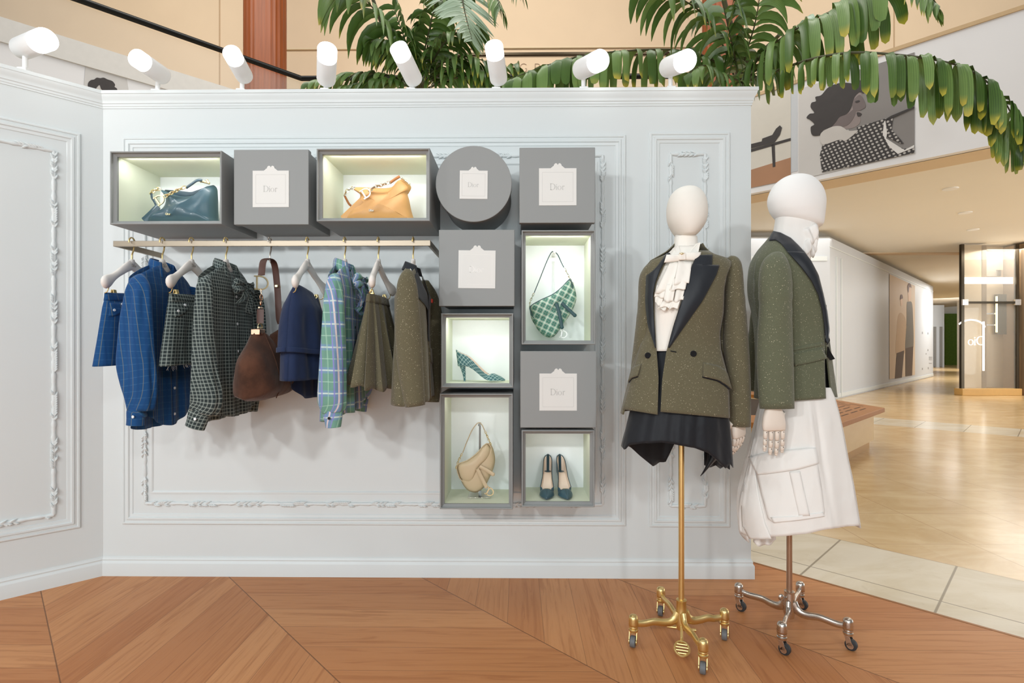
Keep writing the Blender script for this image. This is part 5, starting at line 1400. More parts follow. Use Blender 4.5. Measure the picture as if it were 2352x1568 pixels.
def patch(parent, name, mat, fn, nu=10, nv=6, solid=.003, uv=None):
    mb = MB(); mb.sheet(fn, nu, nv, 0, uv); return obj(name, mb, mat, parent, smooth=180, solid=solid)
class ViewBody:
    """a dressed body as a stack of oval rings: silhouettes measured in the photograph at the body's own distance, real depth"""
    def __init__(s, base, Y0, rows, fold=0.0, nf=3, power=2.3):
        s.base = V(base); s.Y0 = Y0; s.fold = fold; s.nf = nf; s.pw = power
        s.L = [(r[0], r[1]) for r in rows]; s.R = [(r[0], r[2]) for r in rows]; s.D = [(r[0], r[3]) for r in rows]
    def row(s, py):
        a = at(smooth_tab(s.L, py), py, s.Y0); b = at(smooth_tab(s.R, py), py, s.Y0)
        return (a.x+b.x)/2, (b.x-a.x)/2, smooth_tab(s.D, py)
    def z(s, py): return at(1176, py, s.Y0).z
    def ringpt(s, py, th, off=0.0):
        """th 0 faces the camera, positive to the right"""
        c, w, D = s.row(py); e = 2/s.pw
        sx = math.copysign(abs(math.sin(th))**e, math.sin(th)); sy = math.copysign(abs(math.cos(th))**e, math.cos(th))
        f = 1+s.fold*math.sin(s.nf*th+py*.01)
        return V((c+(w+off)*sx*f, s.Y0-(D+off)*sy*f, s.z(py)))-s.base
    def hit(s, px, py, off=0.0):
        """point of the near surface seen at a pixel"""
        dep = 0.08
        for _ in range(9):
            p = at(px, py, s.Y0-dep)
            q = HOR-(p.z-CAM.z)*F/(s.Y0-CAM.y)
            c, w, D = s.row(q); u = max(-.999, min(.999, (p.x-c)/max(w, .005)))
            dep = .5*dep+.5*(D*(1-abs(u)**s.pw)**(1/s.pw))
        p = at(px, py, s.Y0-dep)
        n_ = V((u*.7, -1, 0)).normalized()
        return p+n_*off-s.base
    def loft(s, mb, y0, y1, n=40, m=48, caps=True):
        rings = [[s.ringpt(lerp(y0, y1, k/n), -2*PI*j/m) for j in range(m)] for k in range(n+1)]
        return mb.loft(rings, True, caps)
    def panel(s, L, R, y0, y1, off=0.0, offR=None):
        offR = off if offR is None else offR
        return lambda u, v: s.hit(lerp(interp(L, lerp(y0, y1, v)), interp(R, lerp(y0, y1, v)), u), lerp(y0, y1, v), lerp(off, offR, u))
    def strip(s, A, B, off=0.0, offB=None, bulge=0.0):
        """surface between two traced lines with the same number of points"""
        offB = off if offB is None else offB; n = len(A)-1
        def f(u, v):
            k = min(int(v*n), n-1); t = v*n-k
            a = (lerp(A[k][0], A[k+1][0], t), lerp(A[k][1], A[k+1][1], t)); b = (lerp(B[k][0], B[k+1][0], t), lerp(B[k][1], B[k+1][1], t))
            return s.hit(lerp(a[0], b[0], u), lerp(a[1], b[1], u), lerp(off, offB, u)+bulge*math.sin(u*PI))
        return f
def flat_piece(parent, name, mat, pts, Y, base, th=.004, dys=None):
    mb = MB(); n = len(pts); q = [at(p[0], p[1], Y+(dys[i] if dys else 0))-V(base) for i, p in enumerate(pts)]
    c = sum(q, V())/n
    vs = q+[p+V((0, th, 0)) for p in q]
    mb.add(vs, [tuple(range(n)), tuple(range(2*n-1, n-1, -1))]+[(i, i+n, (i+1) % n+n, (i+1) % n) for i in range(n)])
    return obj(name, mb, mat, parent, smooth=30)
def feet_of(pxs, base):
    return [(onz(*p).x-base[0], onz(*p).y-base[1]) for p in pxs]

# --- standing mannequin in front of the wall
PY1 = -.58
bx = at(1565, 1440, PY1).x; BA = V((bx, PY1, 0))
m1 = thing('mannequin', 'mannequin in open tweed jacket and black skirt on a gold wheeled stand', 'mannequin', BA)
stand(m1, M['gold'], M['gold'], feet_of(((1455,1482),(1518,1411),(1664,1466),(1615,1543)), BA), 1.0, M['rubber_grey'], .158, None, V((-.28, -1, 0)).normalized(), [(-.25, -.6)]*4)
HD = ViewBody(BA, PY1-.01, [(431,1572,1584,.012),(433,1562,1594,.035),(438,1552,1603,.055),(447,1543,1612,.072),(462,1536,1619,.085),(482,1533,1622,.092),(502,1534,1621,.092),(516,1538,1617,.088),(530,1546,1608,.080),(539,1553,1600,.070),(544,1560,1593,.058),(546,1568,1585,.02)], 0, 3, 2.05)
mb = MB(); HD.loft(mb, 431, 546, 60, 44); obj('head', mb, M['mann'], m1, smooth=180)
mb = MB(); mb.lathe([(.046,1.46),(.041,1.50),(.038,1.585),(.036,1.61)], 24, (.015,0,0)); obj('neck', mb, M['mann'], m1)
B1_ = ViewBody(BA, PY1, [(560,1550,1612,.052),(575,1536,1622,.062),(588,1515,1642,.072),(600,1494,1668,.082),(625,1480,1684,.096),(660,1480,1672,.108),(700,1481,1664,.114),(760,1480,1656,.104),(800,1467,1657,.106),(850,1452,1671,.126),(900,1440,1676,.144),(960,1426,1679,.158)])
LA = [(584,1532),(600,1496),(625,1479),(660,1484),(700,1485),(745,1485),(775,1480),(800,1470),(840,1458),(880,1447),(942,1430)]
RA = [(584,1542),(596,1532),(650,1507),(678,1502),(731,1504),(796,1508),(830,1511),(860,1513),(900,1512),(960,1510)]
LB = [(576,1604),(596,1594),(633,1580),(689,1566),(753,1546),(795,1535),(815,1530),(850,1525),(880,1521),(960,1517)]
RB_ = [(576,1624),(584,1640),(592,1668),(603,1680),(630,1668),(660,1662),(717,1660),(760,1652),(795,1654),(820,1660),(850,1668),(890,1673),(960,1675)]
mb = MB()
def tilt(y0, a, b): return lambda u: y0
hemA = lambda f: (lambda u, v: f(u, v))
mb.sheet(lambda u, v: B1_.hit(lerp(interp(LA, lerp(584, 942, v)), interp(RA, lerp(584, 942, v)), u), lerp(584, lerp(939, 952, u), v), .002), 22, 46, 0, lambda a, b: (a*.2, b*.62))
mb.sheet(lambda u, v: B1_.hit(lerp(interp(LB, lerp(576, 952, v)), interp(RB_, lerp(576, 952, v)), u), lerp(576, lerp(945, 960, u), v), lerp(.006, .002, u)), 30, 46, 0, lambda a, b: (2+a*.36, b*.64))
mb.sheet(lambda u, v: B1_.ringpt(lerp(560, 950, v), lerp(1.45, 2*PI-1.45, u)), 40, 40, 0, lambda a, b: (4+a*.6, b*.66))
jk = obj('jacket', mb, M['tweed'], m1, smooth=180, solid=.004)
lapA_out = [(1532,584),(1512,612),(1500,625),(1487,634),(1485,658),(1484,690),(1490,745),(1507,799)]; lapA_in = [(1541,582),(1532,596),(1526,606),(1518,620),(1507,650),(1502,678),(1504,731),(1508,798)]
lapB_in = [(1597,588),(1594,596),(1590,606),(1588,611),(1580,633),(1566,689),(1546,753),(1535,797)]; lapB_out = [(1632,586),(1632,600),(1631,613),(1648,610),(1641,632),(1611,690),(1567,755),(1537,799)]
for A_, B_, nm in ((lapA_out, lapA_in, 'lapel'), (lapB_in, lapB_out, 'lapel')):
    part_label(patch(jk, nm, M['satin'], B1_.strip(A_, B_, .011, .011, .006), 14, 40, .003, lambda a, b: (a*.1, b*.3)), 'black satin lapel')
mb = MB()
def col1(u, v):
    a = lerp(-2.25, 2.25, u); q = (1-math.cos(a))/2; r_ = .054+.028*v
    return V((.016+math.sin(a)*r_*1.08, math.cos(a)*r_*.9+.006, 1.535-.026*q-(.055+.028*q)*v+.014*math.sin(v*PI)))
mb.sheet(col1, 44, 10, 0, lambda a, b: (a*.4, b*.07)); part_label(obj('collar', mb, M['satin'], jk, smooth=180, solid=.003), 'black satin collar')
view_sleeve(jk, M['tweed'], BA, [(1492,608,PY1+.0,6,.020),(1489,622,PY1+.0,13,.040),(1486,645,PY1+.005,18,.052),(1485,700,PY1+.015,19,.054),(1480,760,PY1+.02,20,.052),(1473,830,PY1+.03,21,.050),(1466,900,PY1+.03,21,.048)])
view_sleeve(jk, M['tweed'], BA, [(1672,592,PY1-.01,8,.022),(1680,603,PY1-.01,17,.042),(1682,625,PY1-.012,20,.052),(1683,665,PY1-.015,22,.054),(1686,720,PY1-.02,25,.054),(1690,790,PY1-.025,27,.052),(1696,880,PY1-.035,26,.049),(1697,978,PY1-.04,25,.046)])
# seams, buttons and pockets
for A_, B_ in (([(1632,700),(1620,790),(1619,870)], [(1633.2,700),(1621.2,790),(1620.2,870)]),):
    patch(jk, 'dart_seam', M['black'], B1_.strip(A_, B_, .0035), 2, 20, .001)
for px, py, r_ in ((1591,812,.0115),(1489,816,.0115)):
    p = B1_.hit(px, py, .006); mb = MB(); button(mb, p, (-.15,-1,0), r_, .006, 20); mb.lathe([(r_,-.002),(r_,.002)], 20, p, (-.15,-1,0)); obj('button', mb, M['black'], jk)
patch(jk, 'buttonhole', M['black'], B1_.strip([(1540,804.5),(1553,807)], [(1540,807),(1553,809.5)], .009), 2, 6, .001)
patch(jk, 'pocket_flap', M['tweed'], B1_.strip([(1613,832),(1645,839),(1662,849),(1667,858)], [(1611,864),(1645,872),(1664,884),(1673,892)], .007, .014), 6, 16, .004, lambda a, b: (a*.06+6, b*.12))
patch(jk, 'pocket_edge', M['black'], B1_.strip([(1611,864),(1645,872),(1664,884),(1673,892)], [(1611,867),(1645,875.5),(1664,888),(1673,896)], .0075), 2, 16, .002)
patch(jk, 'pocket_flap', M['tweed'], B1_.strip([(1474,836),(1462,840),(1453,846)], [(1467,863),(1454,867),(1446,876)], .007, .014), 6, 10, .004, lambda a, b: (a*.06+7, b*.12))
patch(jk, 'pocket_edge', M['black'], B1_.strip([(1467,863),(1454,867),(1446,876)], [(1466,866),(1453,870),(1446,879)], .0075), 2, 10, .002)
# blouse with high collar, wings, bow and pleated jabot
sh = patch(m1, 'blouse', M['cream_silk'], B1_.panel([(560,1553),(600,1515),(650,1496),(700,1494),(800,1498)], [(560,1606),(600,1602),(650,1590),(700,1578),(800,1548)], 562, 806, -.010), 30, 40, .002)
mb = MB(); mb.lathe([(.050,1.490),(.046,1.53),(.043,1.578),(.041,1.580),(.041,1.52)], 30, (.016,-.004,0)); obj('high_collar', mb, M['cream_silk'], sh, smooth=60)
for q in ([(1558,562),(1545,570),(1541,584),(1566,590)], [(1598,560),(1609,556),(1604,580),(1572,592)]):
    flat_piece(sh, 'collar_wing', M['cream_silk'], q, PY1-.062, BA, .003, (.012,0,-.004,-.008))
def bowl(A_, B_, dy): return patch(sh, 'bow_loop', M['cream_silk'], lambda u, v: at(lerp(lerp(A_[0][0], A_[1][0], v), lerp(B_[0][0], B_[1][0], v), u), lerp(lerp(A_[0][1], A_[1][1], v), lerp(B_[0][1], B_[1][1], v), u), PY1-.082-dy*math.sin(v*PI*.8)-.004*math.sin(u*PI))-BA, 8, 12, .003)
bowl([(1567,585),(1531,585)], [(1567,598),(1525,603)], .012); bowl([(1562,580),(1610,579)], [(1562,596),(1605,598)], .013)
mb = MB(); k0 = at(1567, 589, PY1-.094)-BA; mb.box((k0.x-.012, k0.y-.008, k0.z-.013), (k0.x+.012, k0.y+.014, k0.z+.013)); obj('bow_knot', mb, M['cream_silk'], sh, bevel=.003)
mb = MB(); k0 = at(1566, 582, PY1-.104)-BA; mb.ball(k0, (.0045,.003,.0045), 10, 6); mb.ball(k0+V((-.007,0,.001)), .0022, 6, 5); mb.ball(k0+V((.007,0,.001)), .0022, 6, 5); part_label(obj('gold_pin', mb, M['palegold'], sh), 'tiny gold pin')
for k, (tl, tr, br, bl_) in enumerate((((1540,600),(1562,604),(1540,668),(1506,674)), ((1558,600),(1588,603),(1580,650),(1548,654)), ((1546,640),(1578,640),(1572,664),(1544,668)), ((1509,655),(1534,650),(1527,684),(1505,682)), ((1506,680),(1528,676),(1520,704),(1507,696)),
      ((1532,652),(1552,656),(1546,694),(1526,692)), ((1554,658),(1575,656),(1568,690),(1548,694)), ((1526,688),(1546,690),(1538,708),(1517,704)), ((1544,690),(1562,690),(1556,708),(1538,710)), ((1516,700),(1534,702),(1530,713),(1512,709)))):
    def rf(u, v, tl=tl, tr=tr, br=br, bl_=bl_, k=k):
        x = lerp(lerp(tl[0], tr[0], u), lerp(bl_[0], br[0], u), v); y = lerp(lerp(tl[1], tr[1], u), lerp(bl_[1], br[1], u), v)
        return B1_.hit(x, y+2.0*math.sin(u*PI*2+k)*v, .004+.003*(k % 3)+(.010+.004*math.sin(u*PI*2.2+k))*v)
    patch(sh, 'jabot_frill', M['cream_silk'], rf, 10, 8, .002)
# black draped skirt with pointed corners
SK = ViewBody(BA, PY1, [(780,1496,1640,.085),(850,1472,1662,.105),(900,1458,1668,.125),(950,1446,1676,.142),(1000,1432,1681,.150),(1050,1424,1684,.154),(1100,1422,1684,.155)], 0.0, 3, 2.2)
HF = [(1424,1020),(1436,1033),(1446,1021),(1480,1018),(1521,1016),(1549,1020),(1596,1029),(1627,1040),(1648,1058),(1668,1076),(1675,1064),(1684,1076)]
def skf(u, v):
    py_ = lerp(790, 1030, v); a, b = smooth_tab(SK.L, py_)+1, smooth_tab(SK.R, py_)-1
    px = lerp(a, b, u); yb_ = interp(HF, px); 
    return SK.hit(px, lerp(790, yb_, v), .003*math.sin(u*26)*v*v+.002*math.sin(u*53)*v)
sk1 = patch(m1, 'skirt', M['black_crepe'], skf, 70, 34, .003, lambda a, b: (a*.6, b*.4))
HBk = [(1424,1020),(1446,1026),(1468,1046),(1500,1071),(1514,1061),(1529,1061),(1550,1018),(1600,1000),(1640,1030),(1684,1060)]
patch(sk1, 'back_panel', M['black_crepe'], lambda u, v: at(lerp(smooth_tab(SK.L, lerp(900, 1040, v))+5, smooth_tab(SK.R, lerp(900, 1040, v))-5, u), lerp(900, interp(HBk, lerp(1428, 1682, u)), v), PY1+.145*(1-abs(2*u-1)**2.2)**.45+.012*math.sin(u*22)*v)-BA, 50, 16, .003)
patch(sk1, 'skirt_corner', M['black_crepe'], lambda u, v: at(lerp(lerp(1626, 1609, v)+6*math.sin(v*PI), lerp(1668, 1612, v**.8)+4, u), lerp(1036, lerp(1093, 1086, u), v), PY1-.06+.05*math.sin(u*7)*(1-v)+.05*v)-BA, 14, 14, .003)
patch(sk1, 'skirt_corner', M['black_crepe'], lambda u, v: at(lerp(1618, 1676, u), lerp(1030, interp([(1618,1068),(1630,1074),(1644,1068),(1654,1076),(1664,1070),(1676,1078)], lerp(1618, 1676, u)), v), PY1+.02+.03*math.sin(u*11))-BA, 16, 8, .003)
Mh = Matrix.Translation(at(1693, 946, PY1-.045)-BA) @ Matrix.Rotation(math.radians(-52), 4, 'Z') @ Matrix.Rotation(math.radians(8), 4, 'X') @ Matrix.Scale(1.0, 4)
hand(m1, M['hand'], 1, Mh, .24)

# --- second mannequin, in profile by the end of the wall
PY2 = -.484
BB = V((at(1813, 1400, PY2).x, PY2, 0))
m2 = thing('mannequin', 'mannequin in profile with tweed jacket and white cargo skirt on a silver stand', 'mannequin', BB)
stand(m2, M['silver'], plain('dull_copper_pole', (176,148,126), .35, .8), feet_of(((1697,1401),(1796,1500),(1948,1490),(1838,1397)), BB), .80, M['rubber'], .150, V((-.9, -.4, 0)).normalized(), None, [(.5, -.5)]*4)
H2_ = ViewBody(BB, PY2, [(404,1822,1838,.014),(406,1811,1849,.032),(412,1797,1863,.052),(424,1782,1876,.070),(442,1771,1887,.083),(463,1766,1892,.088),(484,1771,1891,.086),(497,1779,1890,.080),(506,1790,1889,.074),(514,1812,1888,.064),(521,1846,1885,.045),(525,1862,1880,.02)], 0, 3, 2.05)
mb = MB(); H2_.loft(mb, 404, 525, 64, 44); obj('head', mb, M['mann_white'], m2, smooth=180)
NK = ViewBody(BB, PY2, [(490,1786,1852,.050),(505,1783,1862,.056),(518,1781,1874,.060),(530,1779,1876,.062),(550,1776,1872,.066),(575,1774,1862,.070),(600,1774,1856,.072)], 0, 3, 2.05)
mb = MB(); NK.loft(mb, 488, 600, 20, 36); bl = obj('high_collar', mb, M['white_cotton'], m2, smooth=60)
for k, (pts, dy) in enumerate((([(1836,532),(1858,520),(1874,512),(1880,530),(1874,552),(1860,566),(1846,562)], -.058), ([(1852,548),(1866,540),(1876,552),(1874,574),(1868,592),(1858,580),(1848,566)], -.05), ([(1846,556),(1858,548),(1862,572),(1852,586),(1842,574)], -.066), ([(1866,536),(1878,540),(1876,566),(1870,584),(1864,560)], -.035))):
    c = (sum(p[0] for p in pts)/len(pts), sum(p[1] for p in pts)/len(pts)); ol = spline2([( (q.x-BB.x), q.z) for q in (at(a, b, PY2+dy) for a, b in pts)], 44, True)
    mb = MB(); mb.pillow(ol, .014, dy, 6, bump=lambda x, z, k=k: 1+.5*math.sin(x*160+z*60+k)); obj('neck_frill', mb, M['white_cotton'], bl, smooth=180)
B2_ = ViewBody(BB, PY2, [(528,1779,1846,.050),(545,1770,1850,.058),(560,1758,1856,.076),(575,1746,1862,.100),(600,1733,1872,.128),(632,1728,1884,.142),(675,1728,1895,.146),(717,1736,1903,.140),(759,1741,1908,.134),(800,1744,1907,.138),(850,1746,1910,.150),(925,1744,1924,.165)])
PR = [(548,1794),(560,1800),(579,1814),(616,1845),(647,1866),(677,1880),(711,1889),(745,1893),(800,1893),(850,1893),(925,1896)]
PL = [(548,1768),(560,1760),(575,1748),(600,1736),(632,1731),(680,1731),(760,1745),(800,1748),(850,1750),(925,1748)]
mb = MB()
mb.sheet(lambda u, v: B2_.hit(lerp(interp(PL, lerp(548, 920, v)), interp(PR, lerp(548, 920, v)), u), lerp(548, lerp(926, 915, u), v), .002), 34, 46, 0, lambda a, b: (a*.4, b*.66))
mb.sheet(lambda u, v: B2_.ringpt(lerp(545, 916, v), lerp(2.2, 2*PI-1.35, u)), 36, 40, 0, lambda a, b: (4+a*.5, b*.66))
jk2 = obj('jacket', mb, M['tweed2'], m2, smooth=180, solid=.004)
part_label(patch(jk2, 'lining', M['black'], lambda u, v: at(lerp(lerp(1872, 1884, v), lerp(1898, 1914, v), u), lerp(700, 912, v), PY2+.0+.03*u)-BB, 6, 20, .002), 'black lining')
patch(jk2, 'far_front', M['tweed2'], lambda u, v: at(lerp(lerp(1893, 1908, v), lerp(1903, 1923, v), u), lerp(770, 912, v), PY2-.005+.05*u)-BB, 6, 20, .004, lambda a, b: (7+a*.05, b*.25))
part_label(patch(jk2, 'collar', M['satin'], B2_.strip([(1767,553),(1782,552),(1793,560),(1801,570),(1808,580)], [(1777,531),(1793,535),(1815,547),(1832,564),(1847,581)], .010, .006, .006), 12, 24, .003, lambda a, b: (a*.07, b*.2)), 'black satin collar')
part_label(patch(jk2, 'lapel', M['satin'], B2_.strip([(1806,578),(1838,616),(1860,647),(1874,677),(1883,711),(1888,745),(1892,786)], [(1846,580),(1860,599),(1877,632),(1888,675),(1897,717),(1902,759),(1896,792)], .012, .006, .006), 12, 44, .003, lambda a, b: (a*.07, b*.3)), 'black satin lapel')
view_sleeve(jk2, M['tweed2'], BB, [(1787,588,PY2-.120,10,.022),(1784,598,PY2-.135,24,.036),(1780,620,PY2-.150,33,.048),(1780,660,PY2-.162,36,.052),(1781,710,PY2-.170,35,.050),(1780,770,PY2-.176,38,.048),(1781,840,PY2-.186,40,.046),(1785,938,PY2-.196,38,.043)])
view_sleeve(jk2, M['tweed2'], BB, [(1775,600,PY2+.12,18,.03),(1768,640,PY2+.145,30,.045),(1758,700,PY2+.15,30,.046),(1748,780,PY2+.16,28,.045),(1741,850,PY2+.16,26,.043),(1745,896,PY2+.14,22,.04)])
patch(jk2, 'pocket_flap', M['tweed2'], B2_.strip([(1820,812),(1850,806),(1886,799)], [(1824,840),(1856,833),(1894,823)], .006, .012), 6, 14, .004, lambda a, b: (a*.06+6, b*.12))
patch(jk2, 'ticket_flap', M['tweed2'], B2_.strip([(1820,800),(1850,793),(1887,786)], [(1820,806),(1850,800),(1887,793)], .004, .007), 3, 14, .003, lambda a, b: (a*.03+6, b*.12))
patch(jk2, 'side_seam', M['black'], B2_.strip([(1824,660),(1822,720),(1824,800)], [(1825,660),(1823,720),(1825,800)], .003), 2, 20, .001)
mb = MB(); button(mb, at(1899, 781, PY2-.03)-BB, (.6,-1,0), .012, .008, 18); obj('button', mb, M['black'], jk2)
flat_piece(jk2, 'front_tab', M['black'], [(1903,796),(1907,806),(1918,824),(1909,827),(1903,818)], PY2-.02, BB, .01)
# white cargo skirt
SW = ViewBody(BB, PY2, [(890,1758,1908,.140),(915,1750,1918,.150),(976,1735,1933,.168),(1050,1718,1946,.190),(1100,1706,1956,.204),(1150,1697,1964,.214),(1206,1699,1972,.222),(1240,1704,1974,.226)], 0.0, 3, 2.2)
HS = [(1700,1222),(1722,1232),(1780,1232),(1850,1226),(1900,1214),(1940,1211),(1974,1205)]
def swf(u, v):
    yv = lerp(890, 1210, v); a, b = smooth_tab(SW.L, yv)+1, smooth_tab(SW.R, yv)-1; px = lerp(a, b, u)
    fo = .004*v*(math.sin(u*19+.5)+.7*math.sin(u*31+v*2))*(1-.7*math.exp(-((u-.4)/.25)**2))
    fo += .010*math.exp(-((u-.62-.10*v)/.035)**2)*sstep(.0, .3, v)*(1-v)-.008*math.exp(-((u-.72-.08*v)/.03)**2)*sstep(.0,.3,v)*(1-v*.6)
    return SW.hit(px, lerp(890, interp(HS, px), v), fo)
sk2 = patch(m2, 'skirt', M['white_cotton'], swf, 80, 50, .003, lambda a, b: (a*.8, b*.6))
mb = MB(); mb.sheet(lambda u, v: SW.ringpt(lerp(890, lerp(1236, 1203, u), v), lerp(2*PI-1.42, 1.42, u), -.012), 50, 30); obj('skirt_back', mb, M['white_cotton'], sk2, smooth=180, solid=.003)
patch(sk2, 'back_layer', M['white_cotton'], SW.strip([(1726,1052),(1714,1085),(1708,1120),(1703,1160),(1706,1205),(1722,1236)], [(1733,1056),(1736,1086),(1741,1125),(1748,1160),(1757,1200),(1772,1236)], .006, .004, .003), 10, 30, .003)
patch(sk2, 'hem_drape', M['white_cotton'], lambda u, v: at(lerp(1731, 1782, u), lerp(1220, interp([(1731,1244),(1742,1256),(1755,1250),(1768,1253),(1782,1238)], lerp(1731, 1782, u)), v), PY2-.05-.02*math.sin(u*8))-BB, 12, 6, .003)
patch(sk2, 'cargo_pocket', M['white_cotton'], SW.strip([(1735,1078),(1748,1131),(1764,1190),(1777,1199)], [(1876,1060),(1884,1110),(1892,1172),(1890,1184)], .006, .006), 20, 20, .003)
patch(sk2, 'pocket_flap', M['white_cotton'], SW.strip([(1720,1048),(1760,1038),(1820,1031),(1871,1026)], [(1741,1088),(1770,1085),(1830,1076),(1876,1062)], .010, .016, .002), 8, 20, .003)
patch(sk2, 'pocket_pleat', M['white_cotton'], SW.strip([(1812,1082),(1822,1130),(1834,1184)], [(1836,1080),(1846,1128),(1858,1182)], .008, .011), 4, 16, .002)
patch(sk2, 'pocket_hem', M['white_cotton'], SW.strip([(1770,1186),(1830,1183),(1888,1174)], [(1777,1199),(1832,1193),(1891,1184)], .009), 4, 20, .002)
Mh = Matrix.Translation(at(1776, 926, PY2-.20)-BB) @ Matrix.Rotation(math.radians(-90), 4, 'Z') @ Matrix.Scale(1.04, 4) @ Matrix.Rotation(math.radians(2), 4, 'X')
hand(m2, M['hand'], 1, Mh, .06, ty=-1)
# ---------------------------------------------------------------- planter bench
oc = V((2.14, 4.43, 0)); ap = 2.10
def octagon(a, rot=0.0):
    R = a/math.cos(PI/8); return [(oc.x+R*math.cos(PI/8+k*PI/4), oc.y+R*math.sin(PI/8+k*PI/4)) for k in range(8)]
def ring_slab(mb, a0, a1, z0, z1):
    o, i = octagon(a0), octagon(a1); n = 8
    vs = [V((x, y, z)) for z in (z0, z1) for pts in (o, i) for x, y in pts]
    fs = []
    for k in range(n):
        j = (k+1) % n
        fs += [(k, j, 16+j, 16+k), (8+j, 8+k, 24+k, 24+j), (16+k, 16+j, 24+j, 24+k), (j, k, 8+k, 8+j)]
    mb.add(vs, fs)
pl = thing('planter_bench', 'eight sided stone planter with slatted wooden seat behind the wall', 'planter', (0, 0, -.031))
t = NT('travertine'); n = t.noise(t.vscale(t.coords(), (1,1,3)), 3, 5, .6); t.base(t.mix(n, lin((214,182,130)), lin((230,204,160))), .35); M['travertine'] = t.mat
mb = MB(); ring_slab(mb, ap-.10, ap-.60, .10, .43); obj('base', mb, M['travertine'], pl, smooth=0)
mb = MB(); ring_slab(mb, ap-.14, ap-.58, 0, .10); obj('plinth', mb, plain('honey_stone_plinth', (196,152,92), .4, var=.06), pl, smooth=0)
mb = MB(); ring_slab(mb, ap, ap-.55, .43, .48); seat = obj('seat', mb, plain('teak_seat', (166,104,34), .5, var=.1, scale=8), pl, smooth=0, bevel=.006)
mb = MB(); rr_ = octagon(1.0)
for side in (6, 7, 0):
    a, b = V((*octagon(1)[side], 0)), V((*octagon(1)[(side+1) % 8], 0)); mid = (a+b)/2-V((oc.x, oc.y, 0)); nrm_ = mid.normalized(); tg = V((-nrm_.y, nrm_.x, 0))
    for q, off in enumerate((.14, .22, .30, .38, .46)):
        for k in range(4):
            l0 = -.70+.36*k+(.12 if q % 2 else 0); c0 = V((oc.x, oc.y, 0))+nrm_*(ap-off)
            if abs(l0+.24) > .76: continue
            p = [c0+tg*l0+nrm_*-.008, c0+tg*(l0+.26)+nrm_*-.008, c0+tg*(l0+.26)+nrm_*.008, c0+tg*l0+nrm_*.008]
            mb.slab([(v.x, v.y) for v in p], .4795, .4808)
obj('seat_slot', mb, plain('dark_slot', (70,42,18), .8), pl, smooth=0)
mb = MB(); R = (ap-.6)/math.cos(PI/8); mb.slab([(oc.x+R*math.cos(PI/8+k*PI/4), oc.y+R*math.sin(PI/8+k*PI/4)) for k in range(8)], .30, .42); obj('soil', mb, plain('dark_soil', (60,46,34), .95, var=.3, scale=30), pl, smooth=0)
pp = thing('planter_pot', 'round stone pot hidden behind the left part of the wall', 'planter', (-1.05, 3.4, -.031))
mb = MB(); mb.lathe([(.42,0),(.55,.5),(.58,.55),(.52,.55),(.5,.47),(.001,.47)], 32); obj('pot', mb, M['travertine'], pp)

# ---------------------------------------------------------------- palms
def leaf_material(name, c1, c2, tip):
    t = NT(name); uv = t.xyz(t.coords('UV')); co = t.coords(); n = t.noise(co, 5, 3)
    vein = t.stripe(uv[0], .012, 0, .004, .4)
    col = t.mix(n, lin(c1), lin(c2)); col = t.mix(t.m('MULTIPLY', vein, .25), col, lin(tuple(min(255, x*1.25) for x in c2)))
    tp = t.m('MULTIPLY', t.ramp(uv[1], .78, 1.0), t.ramp(t.noise(co, 3.0, 2), .40, .62))
    col = t.mix(tp, col, lin(tip))
    t.base(col, .36, 0, .5)
    return t.mat
LF = [leaf_material('palm_leaf_dark', (58,88,38), (92,124,54), (196,186,66)), leaf_material('palm_leaf_mid', (92,124,60), (132,162,92), (206,190,80)), leaf_material('palm_leaf_pale', (150,178,146), (190,212,184), (190,206,160))]
M['rachis'] = plain('palm_stem', (84,84,56), .6, var=.2, scale=12)
def leaflet(mb, p, d, side, ln_, wd, droop, up=V((0,0,1)), seg=7, twist=0.0, rag=0.0, fold=.35, mi=0, rnd=random):
    P = [V(p)]; dd = d.normalized()
    for k in range(seg):
        dd = (dd+V((0,0,-1))*droop/seg*(1.0+.6*k/seg)).normalized(); P.append(P[-1]+dd*ln_/seg)
    prof = [.30, .80, 1.0, .98, .88, .70, .42, .06] if rag <= 0 else [.42, .90, 1.0, 1.0, 1.0, .96, .88, .66]
    rows = []
    for k, q in enumerate(P):
        T = (P[min(k+1, seg)]-P[max(k-1, 0)]).normalized()
        s = side-T*side.dot(T)
        if s.length < 1e-3: s = T.orthogonal()
        s.normalize(); s = Matrix.Rotation(twist, 3, T) @ s
        nn = T.cross(s); w_ = wd/2*prof[k]
        j1 = rag*rnd.uniform(0, .9)*ln_/seg if k == seg else 0; j2 = rag*rnd.uniform(0, .9)*ln_/seg if k == seg else 0
        rows.append((q-s*w_+nn*w_*fold-T*j1, q, q+s*w_+nn*w_*fold-T*j2))
    b = len(mb.v)
    for r in rows: mb.v += list(r)
    for k in range(seg):
        for c in (0, 1):
            i = b+k*3+c; mb.f.append([i, i+1, i+4, i+3]); mb.m.append(mi)
            u0, u1 = (c-1)*wd/2, c*wd/2; v0, v1 = k/seg, (k+1)/seg
            mb.uv.append([(u0, v0), (u1, v0), (u1, v1), (u0, v1)])
